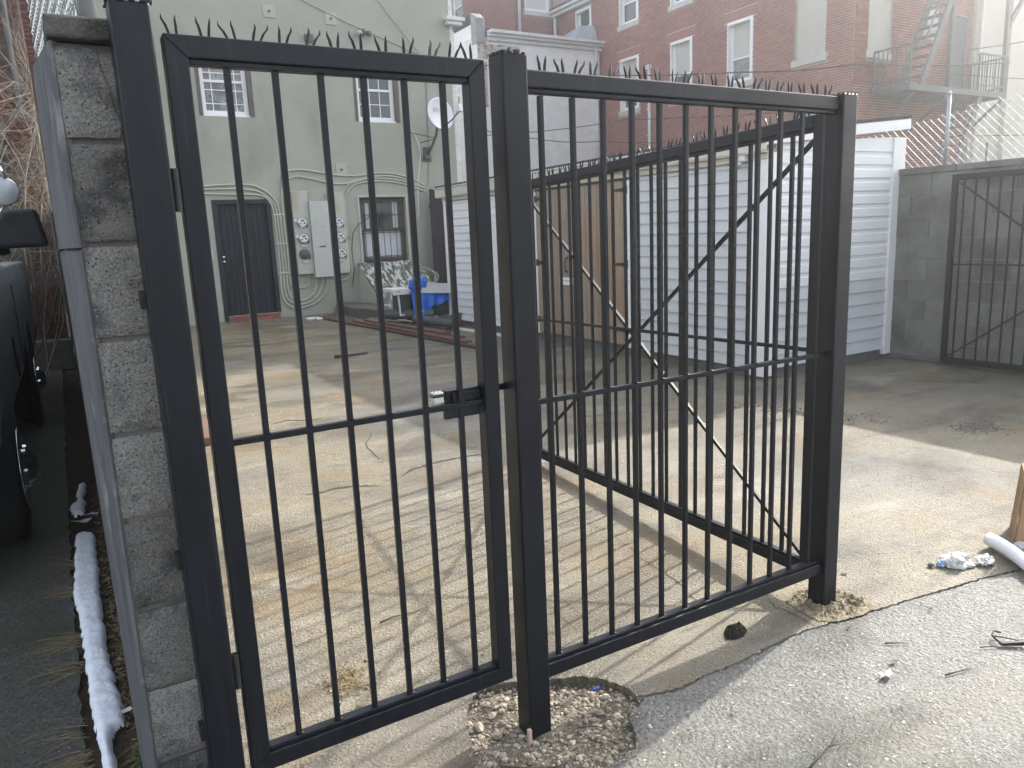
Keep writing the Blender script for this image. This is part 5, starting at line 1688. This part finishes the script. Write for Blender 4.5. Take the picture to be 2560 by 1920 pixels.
build('basin', MB().box(4.87, 5.05, 12.08, 12.46, .24, .598), M_GPLAST, t_, bevel=.01)
for y in (12.07, 12.46): build('leg', MB().beam((4.85, y, .20), (4.83, y, .598), .025, .025), M_WPLAST, t_)
build('foot_rail', MB().box(4.84, 5.05, 12.05, 12.09, .195, .225), M_WPLAST, t_)
for i, (a, b, lab) in enumerate((((5.16, 12.02, .70), (6.02, 11.78, .62), 'upper white gutter length lying across the blue tarp'), ((5.14, 11.95, .62), (6.02, 11.70, .565), 'lower white gutter length lying across the blue tarp'))):
    a, b = Vector(a), Vector(b)
    d = (b-a).normalized()
    n = Vector((-d.y, d.x, 0)).normalized()
    mb = MB()
    for o in (-.05, .05): mb.beam(a+n*o, b+n*o, .006, .085)
    mb.beam(a+Vector((0, 0, -.0456)), b+Vector((0, 0, -.0456)), .1061, .006)
    tag(build('gutter_length', mb, M_GUTTER, fix=True), lab, 'gutter')
pipe_thing('black_elbow_pipe', 'short black pipe end sticking out over the gutters by the shed corner', (5.98, 11.95, .60), (6.09, 11.62, .56), .055, M_IRON, 'pipe')
pipe_thing('drain_pipe', 'longest dark grey drain pipe lying left of the blue tarp', (4.70, 12.35, .22), (5.35, 11.78, .20), .085, M_PIPE, group=None)
pipe_thing('drain_pipe', 'front dark grey drain pipe with open end by the planks', (4.98, 11.75, .16), (5.30, 10.95, .10), .075, M_PIPE)
pipe_thing('drain_pipe', 'short dark grey drain pipe with white collar under the bin', (5.42, 11.80, .10), (5.95, 11.60, .09), .075, M_PIPE)
tag(build('brown_block', MB().box(5.62, 5.86, 11.45, 11.6, 0, .22), M_RUST, bevel=.03), 'brown block standing by the shed corner behind the pipes', 'block')
tag(build('small_tarp', MB().quadbox([(5.95, 12.15, .62), (6.2, 12.15, .62), (6.2, 12.3, .62), (5.95, 12.3, .62), (6.08, 12.15, 1.16), (6.22, 12.15, 1.22), (6.22, 12.28, 1.22), (6.08, 12.28, 1.16)]), M_TARP, bevel=.03), 'folded blue tarp bundle behind the shed corner board', 'tarp')
tag(build('tarp_support', MB().box(5.98, 6.2, 12.1, 12.4, 0, .618), M_GPLAST, bevel=.02), 'dark bin behind the shed corner carrying a folded tarp', 'bin')
pl = [((4.30, 14.75), (4.66, 8.92), .10, .03, M_PLANK, 'longest dark plank at the front of the plank pile'), ((4.42, 14.95), (4.78, 9.55), .12, .03, M_PLANK, 'second dark plank in the plank pile'), ((4.56, 15.10), (4.95, 10.0), .12, .03, M_PLANK, 'third dark plank in the plank pile'),
      ((4.70, 15.3), (5.10, 10.9), .10, .028, M_PLANK, 'rear dark plank of the plank pile')]
for i, (a, b, w, h, m, lab) in enumerate(pl):
    tag(build('plank', MB().beam((*a, .005+h/2), (*b, .005+h/2), w, h), m, bevel=.003), lab, 'plank', 'planks piled beside the shed')
tag(build('plank', MB().beam((4.50, 13.4, .052), (4.70, 9.3, .052), .13, .03), M_RUST, bevel=.003), 'reddish brown plank on top of the pile reaching nearest the gate', 'plank', 'planks piled beside the shed')
tag(build('plank', MB().beam((4.60, 13.0, .085), (4.80, 10.2, .085), .16, .03), M_PLANK, bevel=.003), 'wide brown plank on top in the middle of the pile', 'plank', 'planks piled beside the shed')
tag(build('plank', MB().beam((4.8, 13.6, .05), (5.2, 11.0, .05), .14, .03), M_PLANK, bevel=.003), 'dark plank on the pile under the longest drain pipe', 'plank', 'planks piled beside the shed')
tag(build('metal_bracket', MB().box(4.63, 4.72, 8.88, 8.95, .068, .080), M_GALV, bevel=.002), 'pale metal bracket on the near end of the plank pile', 'bracket')
tag(build('white_batten', MB().beam((5.36, 11.3, .02), (5.52, 9.2, .02), .06, .035), M_VINYL, bevel=.003), 'white batten lying along the foot of the shed', 'batten')
t_ = thing('foam_container', 'open white foam takeout container on the yard concrete', 'container', (4.07, 14.7, 0))
build('tray', MB().quadbox([(3.97, 14.62, .003), (4.10, 14.62, .003), (4.10, 14.75, .003), (3.97, 14.75, .003), (3.95, 14.6, .05), (4.12, 14.6, .05), (4.12, 14.77, .05), (3.95, 14.77, .05)]), M_FOAM, t_, bevel=.008)
build('lid', MB().quadbox([(4.125, 14.6, .01), (4.27, 14.62, .003), (4.27, 14.76, .003), (4.125, 14.77, .01), (4.125, 14.6, .055), (4.25, 14.63, .035), (4.25, 14.75, .035), (4.125, 14.77, .055)]), M_FOAM, t_, bevel=.008)
wc = MB()
for k in range(5):
    c = Vector((6.75+k*.06, 15.3, .62))
    r = .26-.03*k
    wc.tube([c+Vector((math.cos(a/14*6.4+k)*r, .02*k+.03*math.sin(a*.7), math.sin(a/14*6.4+k)*r*.9)) for a in range(15)], .008, 5)
wc.tube([(6.6, 15.5, 1.2), (6.7, 15.4, .95), (6.85, 15.3, .5), (7.0, 15.3, .1)], .008, 5)
tag(build('wire_coil', wc, M_WIREP, smooth=True), 'pale coil of loose wire hanging by the right end of the cellar hatch', 'wire coil')
tag(build('brown_downspout', MB().beam((.86, 6.75, .035), (.78, 6.05, .035), .065, .06), M_RUSTPIPE, bevel=.006), 'short brown downspout piece lying on the yard beside the gate hinge', 'downspout')
tag(build('stick', MB().tube([(2.9, 9.6, .02), (3.1, 9.52, .03), (3.35, 9.6, .02)], .022, 7, r1=.014), M_TWIG, smooth=True), 'short dark stick in the middle of the far yard', 'stick')
def twig(name, label, pts, r, m=M_TWIG, side=()):
    mb = MB().tube([(x, y, z) for x, y, z in pts], r, 6, r1=r*.4)
    for a, b in side: mb.tube([a, ((a[0]+b[0])/2, (a[1]+b[1])/2, (a[2]+b[2])/2+.003), b], r*.5, 5, r1=r*.2)
    return tag(build(name, mb, m, smooth=True), label, 'twig')
twig('twig', 'curved brown twig lying on the tan concrete behind the narrow gate', [(.901, 2.693, .004), (.959, 2.703, .006), (1.001, 2.696, .006), (1.038, 2.688, .006), (1.097, 2.705, .004)], .0028)
tw = MB()
for k in range(70):
    x, y = rg.gauss(.66, .035), rg.gauss(2.37, .04)
    a = rg.uniform(0, 6.28)
    L = rg.uniform(.02, .085)
    tw.tube([(x, y, .004), (x+math.cos(a)*L*.5, y+math.sin(a)*L*.5, .006+rg.uniform(0, .014)), (x+math.cos(a)*L, y+math.sin(a)*L, .004)], rg.uniform(.0007, .0016), 4)
for k in range(46):
    x, y = rg.gauss(.67, .05), rg.gauss(2.35, .05)
    rock(tw, x, y, .005, rg.uniform(.003, .008), rg, .8)
tag(build('twig_pile', tw, M_STRAW), 'little heap of straw twigs and pebbles just inside the narrow gate', 'twig pile', kind='stuff')
twig('twig', 'long brown twig with thin side shoots on the pavement at the bottom', [(1.60, 1.22, .002), (1.66, 1.235, .005), (1.72, 1.25, .005), (1.78, 1.26, .003)], .0032, side=(((1.72, 1.25, .005), (1.80, 1.22, .002)), ((1.74, 1.253, .005), (1.82, 1.285, .002)), ((1.66, 1.235, .005), (1.70, 1.27, .002))))
twig('twig', 'straight dark twig on the pavement below the right post', [(2.36, 1.50, .002), (2.40, 1.47, .004), (2.43, 1.45, .002)], .0028)
twig('twig', 'thin dark twig pair at the right side of the pavement', [(2.34, 1.27, .002), (2.40, 1.255, .004), (2.46, 1.25, .002)], .0028, side=(((2.40, 1.255, .004), (2.46, 1.235, .002)),))
twig('twig', 'dark twig in the gravel left of the middle post', [(.90, 1.72, -.012), (.97, 1.66, -.008), (1.04, 1.63, -.012), (1.10, 1.635, -.014)], .0045)
twig('twig', 'dark twig in the gravel right of the middle post', [(1.19, 1.745, -.016), (1.235, 1.715, -.01), (1.26, 1.69, -.014)], .003)
# dark moss lump, bag, box, foam tube, black scrap
MOSS = [(1.92, 1.835), (1.945, 1.872), (1.985, 1.898), (2.025, 1.890), (2.045, 1.862), (2.03, 1.835), (1.99, 1.815), (1.95, 1.815)]
def moss_h(x, y):
    d = edge_dist(MOSS, x, y) if inside(MOSS, x, y) else 0
    return .001+.022*min(1, d/.022)**.6+min(1, d/.012)*(.008*MN.noise(Vector((x*70, y*70, 0)))+.007*MN.noise(Vector((x*150, y*150, 3))))
tag(build('moss_clump', heightfield(MOSS, .0045, moss_h), M_MOSS), 'black moss clump on the concrete under the fence section', 'moss clump')
def crumple(name, label, cat, c, sx, sy, sz, m, seed, n1=34, n2=20, amp=.55):
    mb = MB()
    o = Vector((seed*3.1, seed*1.7, 0))
    for j in range(n2+1):
        for i in range(n1):
            th, ph = 2*math.pi*i/n1, math.pi*j/n2
            p = Vector((math.sin(ph)*math.cos(th), math.sin(ph)*math.sin(th), math.cos(ph)))
            r = 1+amp*MN.noise(p*1.9+o)+.35*abs(MN.noise(p*4.5+o))+.16*MN.noise(p*10+o)
            mb.v.append((c[0]+p.x*sx*r, c[1]+p.y*sy*r, max(c[2]-sz*.55, c[2]+p.z*sz*r)))
    for j in range(n2):
        for i in range(n1): mb.f.append((j*n1+i, j*n1+(i+1) % n1, (j+1)*n1+(i+1) % n1, (j+1)*n1+i))
    return tag(build(name, mb, m, smooth=False), label, cat)
crumple('plastic_bag', 'larger crumpled translucent plastic bag on the bright concrete', 'bag', (3.185, 1.715, .018), .062, .042, .028, M_BAG, 3)
crumple('plastic_bag', 'smaller crumpled white plastic bag nearer the foam tube', 'bag', (3.29, 1.655, .013), .045, .03, .02, M_BAG, 8)
crumple('plastic_scrap', 'pale blue plastic scrap at the left end of the crumpled bag', 'plastic scrap', (3.125, 1.745, .012), .022, .016, .014, M_BLUEBIT, 5)
sr = MB()
rock(sr, 3.075, 1.765, .010, .022, random.Random(4), .6)
tag(build('stone', sr, M_CONCD), 'grey stone lying left of the crumpled plastic bag', 'stone')
cb_ = thing('cardboard_box', 'torn brown cardboard box standing at the right edge of the pavement', 'box', (3.78, 1.70, 0))
build('front_flap', MB().quadbox([(3.540, 1.655, 0), (4.05, 1.42, 0), (4.055, 1.43, 0), (3.545, 1.665, 0), (3.64, 1.675, .34), (4.15, 1.44, .33), (4.155, 1.45, .33), (3.645, 1.685, .34)]), M_CARD, cb_, bevel=.002)
build('side_flap', MB().quadbox([(3.546, 1.668, 0), (3.80, 1.80, 0), (3.795, 1.808, 0), (3.541, 1.676, 0), (3.646, 1.688, .34), (3.90, 1.82, .30), (3.895, 1.828, .30), (3.641, 1.696, .34)]), M_CARD, cb_, bevel=.002)
build('back_flap', MB().beam((3.86, 1.80, .14), (4.3, 1.6, .14), .008, .28), M_CARD, cb_)
crumple('torn_wrapper', 'torn grey plastic wrapper at the foot of the cardboard box', 'wrapper', (3.53, 1.635, .018), .024, .02, .024, M_BAG, 11)
tag(build('foam_tube', MB().tube([(3.475, 1.735, .040), (3.45, 1.68, .042), (3.42, 1.62, .040), (3.37, 1.54, .034), (3.24, 1.36, .03)], .030, 16), M_FOAM, smooth=True), 'bent white foam tube lying across the pavement crack at the right', 'foam tube')
bs = thing('plastic_scrap', 'black broken plastic frame lying on the pavement at the right', 'plastic scrap', (2.70, 1.24, 0))
build('frame', MB().quadbox([(2.668, 1.262, .002), (2.735, 1.215, .002), (2.742, 1.228, .002), (2.676, 1.275, .002), (2.668, 1.262, .012), (2.735, 1.215, .018), (2.742, 1.228, .018), (2.676, 1.275, .012)]), M_BLKPL, bs, bevel=.003)
build('strip', MB().tube([(2.672, 1.268, .008), (2.688, 1.305, .016), (2.715, 1.315, .022), (2.735, 1.300, .016)], .0035, 6), M_BLKPL, bs, smooth=True)
build('strip', MB().tube([(2.69, 1.303, .016), (2.72, 1.262, .014), (2.738, 1.225, .014)], .0022, 6), M_BLKPL, bs, smooth=True)
twig('twig', 'pale bent stick beside the black plastic frame', [(2.60, 1.30, .002), (2.645, 1.275, .004), (2.64, 1.26, .002)], .0022)
def curl(name, label, x, y, r, m, seed, z=0.0, cat='leaf'):
    g_ = random.Random(seed)
    mb = MB()
    n = 11
    a0 = g_.uniform(0, 6.28)
    ring = []
    for i in range(n):
        a = a0+6.283*i/n
        q = r*(1.0 if i % 2 else .62)*g_.uniform(.75, 1.2)
        ring.append((x+math.cos(a)*q*1.3, y+math.sin(a)*q*.8, z+.002+r*g_.uniform(.05, .45)))
    cz = z+.004
    lo = [(p[0], p[1], p[2]-.0012) for p in ring]
    mb.v = [(x, y, cz), *ring, (x, y, cz-.0012), *lo]
    for i in range(n):
        j = (i+1) % n
        mb.f.append((0, 1+i, 1+j))
        mb.f.append((n+1, n+2+j, n+2+i))
        mb.f.append((1+i, n+2+i, n+2+j, 1+j))
    return tag(build(name, mb, m), label, cat)
curl('dry_leaf', 'pale curled leaf in the middle of the right pavement', 2.18, 1.375, .028, M_STONE, 3)
curl('dry_leaf', 'brown curled leaf on the pavement above the pale leaf', 2.275, 1.41, .016, M_LEAF, 4)
curl('dry_leaf', 'tan maple leaf lying in the soil strip above the snow', -.085, 4.72, .045, M_STONE, 5, .012)
curl('lilac_paper', 'torn lilac paper scrap against the block wall beside the snow', -.035, 4.80, .03, M_LILAC, 6, .02, 'paper')
curl('dry_leaf', 'beige leaf on the soil right of the snow strip', -.012, 2.60, .018, M_STONE, 7, .015)
curl('dry_leaf', 'small dark leaf on the bright concrete right of the right post', 2.72, 1.93, .014, M_TWIG, 12)
ws = build('snack_wrapper', MB().beam((1.335, 1.865, -.005), (1.36, 1.858, .0), .012, .010), M_BLUE, bevel=.003)
tag(ws, 'small dark blue wrapper in the gravel behind the middle post', 'wrapper')
tag(build('bottle_cap', MB().lathe((3.62, 2.66, .002), (0, 0, 1), [(0, .024), (.004, .026), (.010, .024), (.012, .012)], 16), M_STONE, smooth=True), 'round pale cap lying on the shaded concrete near the shed', 'cap')
tag(build('shade_ring', MB().tube([(2.62+.03*math.cos(a/10*6.283), 1.95+.012*math.sin(a/10*6.283), .006) for a in range(11)], .004, 5), M_BLKPL), 'small black ring lying right of the right post', 'ring')
pk = build('pink_chip', MB().box(1.030, 1.043, 1.775, 1.788, -.03, .018), mat('pale_pink_brick', (.42, .30, .26), rough=.8), bevel=.002)
tag(pk, 'small pinkish chip leaning on the left side of the middle post', 'chip')

# ------------------------------------------------------------------ left alley: brick house, pillar, curb, bush, truck
def left_house():
    t = thing('brick_house', 'old red brick house with dark garage opening at the end of the left alley', 'house', (-2, 15.5, 0))
    F = Face((-5, 15.2, 0), (1, 0, 0), (0, -1, 0))
    holes = [(2.2, 4.62, 0, 3.4)]
    build('wall', wall_cells(F, MB(), 0, 5.18, -.1, 9, holes, -.25, 0), M_MORTSHADE, t)
    brickwork(F, t, 0, 5.18, 2.3, 7.5, holes, M_BRICKSHADE, singles=120, L=.20, H=.066, gap=.012, proud=.008, jit=.004)
    q = MB()
    F.box(q, 2.2, 4.62, -.24, -.20, 0, 3.4)
    build('opening_dark_panel', q, M_DARKVOID, t)  # dark panel painting the shade inside the garage opening
    q = MB()
    F.box(q, 3.9, 4.6, .001, .05, 4.3, 5.3)
    build('red_shutter', q, M_REDPAINT, t)
    q = MB()
    F.box(q, 2.1, 4.7, .001, .06, 3.402, 3.6)
    build('lintel', q, M_CONCD, t)
    build('drainpipe', MB().tube([F.p(4.78, .06, 0), F.p(4.78, .06, 8)], .045, 8), M_DARKGREY, t, smooth=True)
    build('side_wall', MB().box(.0, .19, 15.2, 24, -.1, 9), M_MORTSHADE, t)
    build('roof', MB().box(-5.2, .199, 15.0, 24, 9.003, 9.2), M_ROOF, t)
left_house()
def pillar():
    t = thing('brick_pillar', 'crumbling red brick pillar beside the block wall in the left alley', 'pillar', (-.14, 11.9, 0))
    build('core', MB().box(-.325, -.035, 11.79, 12.1, 0, 3.25), M_MORTSHADE, t)
    F = Face((-.33, 11.785, 0), (1, 0, 0), (0, -1, 0))
    brickwork(F, t, 0, .30, .02, 3.2, [], M_BRICKSHADE, singles=100, L=.20, H=.072, gap=.014, proud=.012, jit=.007)
    Fs = Face((-.33, 12.1, 0), (0, -1, 0), (-1, 0, 0))
    brickwork(Fs, t, 0, .31, .02, 3.2, [], M_BRICKSHADE, singles=90, L=.20, H=.072, gap=.014, proud=.010, jit=.006)
    build('mortar_smear', MB().box(-.335, -.10, 11.765, 11.80, 1.05, 1.42), M_MORTAR, t, bevel=.01)
pillar()
tag(build('concrete_curb', MB().box(-.45, .0, 11.45, 11.75, -.02, .38), M_CONCD, bevel=.02), 'low concrete curb wall below the brick pillar', 'curb')
tag(build('green_post', MB().box(-.62, -.47, 12.2, 12.35, 0, 1.9), M_SAGE_METAL if False else mat('dark_green_timber', (.07, .085, .06), (.10, .115, .085), 5, .8), bevel=.01), 'dull green timber post left of the brick pillar', 'post')
tag(build('white_sign', MB().box(-.40, -.33, 11.9, 11.93, 1.02, 1.15), M_WPLAST, bevel=.008), 'small white plate between green post and brick pillar', 'plate')
def bush():
    rg2 = random.Random(17)
    mb = MB()
    def grow(p, d, L, r, lev):
        pts = [p]
        q = p
        for i in range(4):
            d = (d+Vector((rg2.gauss(0, .16), rg2.gauss(0, .16), rg2.gauss(.0, .14)))).normalized()
            q = q+d*(L/4)
            if q.x > .0: q.x = .0-rg2.uniform(0, .02)
            pts.append(q)
        mb.tube(pts, r, 4 if lev > 0 else 6, r1=r*.55, cap=False)
        if lev < 3:
            for k in range(4 if lev else 5):
                u = rg2.randint(1, 4)
                dd = (d+Vector((rg2.gauss(0, .7), rg2.gauss(0, .5), rg2.gauss(.05, .6)))).normalized()
                grow(pts[u], dd, L*rg2.uniform(.5, .75), r*.52, lev+1)
    t = thing('bare_bush', 'bare leafless shrub with tangled pale branches in the left alley', 'shrub', (-.8, 10.5, 0))
    for k in range(17):
        x = rg2.uniform(-1.7, -.28)
        grow(Vector((x, rg2.uniform(9.6, 11.2), .02)), Vector((rg2.gauss(.08, .18), rg2.gauss(0, .15), 1)).normalized(), rg2.uniform(2.0, 3.1), .012, 0)
    build('branches', mb, M_BRANCH, t, smooth=True, fix=False)
bush()
def truck():
    t = thing('truck', 'dull green grey truck parked in the left alley with a big black mirror', 'truck', (-1.25, 6.8, 0))
    # cross-section of the side (x offset, z), swept along the length
    xs = -.335
    prof = [(-.10, .42), (-.035, .58), (-.005, .90), (-.0, 1.15), (-.010, 1.30), (-.028, 1.42), (-.16, 1.56), (-.26, 2.0), (-.36, 2.2)]
    def section(y, k=1.0, top=9):
        R_ = [(xs+o*k, y, z) for o, z in prof[:top]]
        L_ = [(-2.17-(o*k), y, z) for o, z in prof[:top]][::-1]
        return R_+L_
    def sweep(name, ys, top, m, ks=None):
        mb = MB()
        n = top*2
        for i, y in enumerate(ys): mb.v += section(y, 1.0, top)
        for i in range(len(ys)-1):
            for j in range(n):
                mb.f.append((i*n+j, i*n+(j+1) % n, (i+1)*n+(j+1) % n, (i+1)*n+j))
        mb.f += [tuple(range(n))[::-1], tuple((len(ys)-1)*n+j for j in range(n))]
        return build(name, mb, m, t, smooth=False, bevel=.02)
    sweep('hood_body', [3.95, 4.4, 5.05], 6, M_TRUCK)
    sweep('cab_body', [5.055, 5.8, 6.75], 9, M_TRUCK)
    sweep('bed_body', [6.775, 8.2, 10.3], 6, M_TRUCK)
    build('chassis', MB().box(-2.0, -.52, 4.0, 9.3, .30, .50), M_IRON, t)
    sw = build('side_window', MB().quadbox([(-.492, 5.2, 1.58), (-.492, 6.5, 1.58), (-.505, 6.5, 1.58), (-.505, 5.2, 1.58), (-.575, 5.55, 1.94), (-.575, 6.4, 1.94), (-.59, 6.4, 1.94), (-.59, 5.55, 1.94)]), M_GLASS, t)
    build('body_seam', MB().box(-.339, -.331, 6.752, 6.772, .6, 1.28), M_IRON, t)
    build('side_marker', MB().beam((-.336, 5.9, .97), (-.333, 6.0, .70), .016, .012), M_IRON, t)
    build('wheel_arch', MB().lathe((-.36, 8.05, .40), (1, 0, 0), [(0, .50), (.02, .52), (.035, .50)], 28), M_BLKPL, t, smooth=True)
    for (y, x) in ((4.75, -.45), (8.05, -.45), (4.75, -2.1), (8.05, -2.1)):
        s = 1 if x > -1 else -1
        wh = build('wheel', MB().lathe((x, y, .375), (s, 0, 0), [(-.10, .30), (-.08, .36), (0, .375), (.09, .37), (.12, .34), (.125, .23)], 28), M_TYRE, t, smooth=True)
        build('rim', MB().lathe((x+s*.125, y, .375), (s, 0, 0), [(0, .225), (.012, .22), (-.0, .16), (.02, .10), (.06, .07), (.075, .03)], 24), M_CHROME, wh, smooth=True)
        for k in range(6):
            a = k*1.047
            build('wheel_nut', MB().lathe((x+s*.13, y+.11*math.cos(a), .375+.11*math.sin(a)), (s, 0, 0), [(0, .016), (.025, .014)], 6), M_CHROME, wh)
    build('mud_flap', MB().box(-.60, -.34, 8.50, 8.515, .12, .62), M_BLKPL, t)
    mr = build('mirror', MB().quadbox([(-.33, 4.15, 1.525), (-.030, 4.18, 1.53), (-.030, 4.27, 1.53), (-.33, 4.26, 1.525), (-.19, 4.17, 1.70), (-.062, 4.19, 1.705), (-.062, 4.26, 1.705), (-.19, 4.25, 1.70)]), M_BLKPL, t, bevel=.022, label='large black side mirror housing', seg=4)
    build('mirror_arm', MB().beam((-.5, 4.9, 1.50), (-.22, 4.25, 1.525), .06, .05), M_BLKPL, mr)
    m2 = build('round_mirror', MB().lathe((-.185, 4.35, 1.79), (.15, -1, .1), [(-.05, .015), (-.035, .045), (-.01, .066), (.004, .068), (.008, .060)], 24), M_GALV, t, smooth=True, label='small round mirror on a bracket')
    build('mirror_bracket', MB().tube([(-.165, 4.35, 1.85), (-.19, 4.36, 1.91), (-.235, 4.4, 1.93), (-.40, 4.55, 1.90)], .009, 8), M_CHROME, m2, smooth=True)
    build('mirror_bracket', MB().tube([(-.19, 4.36, 1.73), (-.22, 4.38, 1.68), (-.40, 4.6, 1.60)], .006, 8), M_CHROME, m2, smooth=True)
    build('headlight', MB().lathe((-.62, 3.945, .86), (0, -1, 0), [(0, .09), (.02, .085), (.03, .06)], 20), M_GLASS, t, smooth=True)
    build('headlight', MB().lathe((-1.88, 3.945, .86), (0, -1, 0), [(0, .09), (.02, .085), (.03, .06)], 20), M_GLASS, t, smooth=True)
    build('grille', MB().box(-1.75, -.75, 3.915, 3.948, .68, 1.0), M_IRON, t, bevel=.01)
    build('bumper', MB().box(-2.1, -.40, 3.82, 3.94, .42, .60), M_CHROME, t, bevel=.03)
    build('windscreen', MB().quadbox([(-1.95, 5.045, 1.45), (-.55, 5.045, 1.45), (-.55, 5.053, 1.45), (-1.95, 5.053, 1.45), (-1.85, 5.045, 2.12), (-.70, 5.045, 2.12), (-.70, 5.053, 2.12), (-1.80, 5.053, 2.12)]), M_GLASS, t)
truck()

# ------------------------------------------------------------------ air: haze added to stand in for lens glare
HAZE = 0.0105
if HAZE:
    hb = build('haze', MB().box(-44, 44, -44, 44, -1.1, 17.6), M_WIRE, kind='stuff')
    hm = bpy.data.materials.new('lens_glare_haze')
    hm.use_nodes = True
    hn = hm.node_tree
    for n_ in list(hn.nodes): hn.nodes.remove(n_)
    out = hn.nodes.new('ShaderNodeOutputMaterial')
    pv = hn.nodes.new('ShaderNodeVolumePrincipled')
    pv.inputs['Color'].default_value = (.93, .95, .97, 1)
    pv.inputs['Density'].default_value = HAZE
    pv.inputs['Anisotropy'].default_value = 0.88
    hn.links.new(pv.outputs[0], out.inputs['Volume'])
    hb.data.materials.clear()
    hb.data.materials.append(hm)
    hb['label'] = 'thin pale haze added for lens glare over the yard and alley'
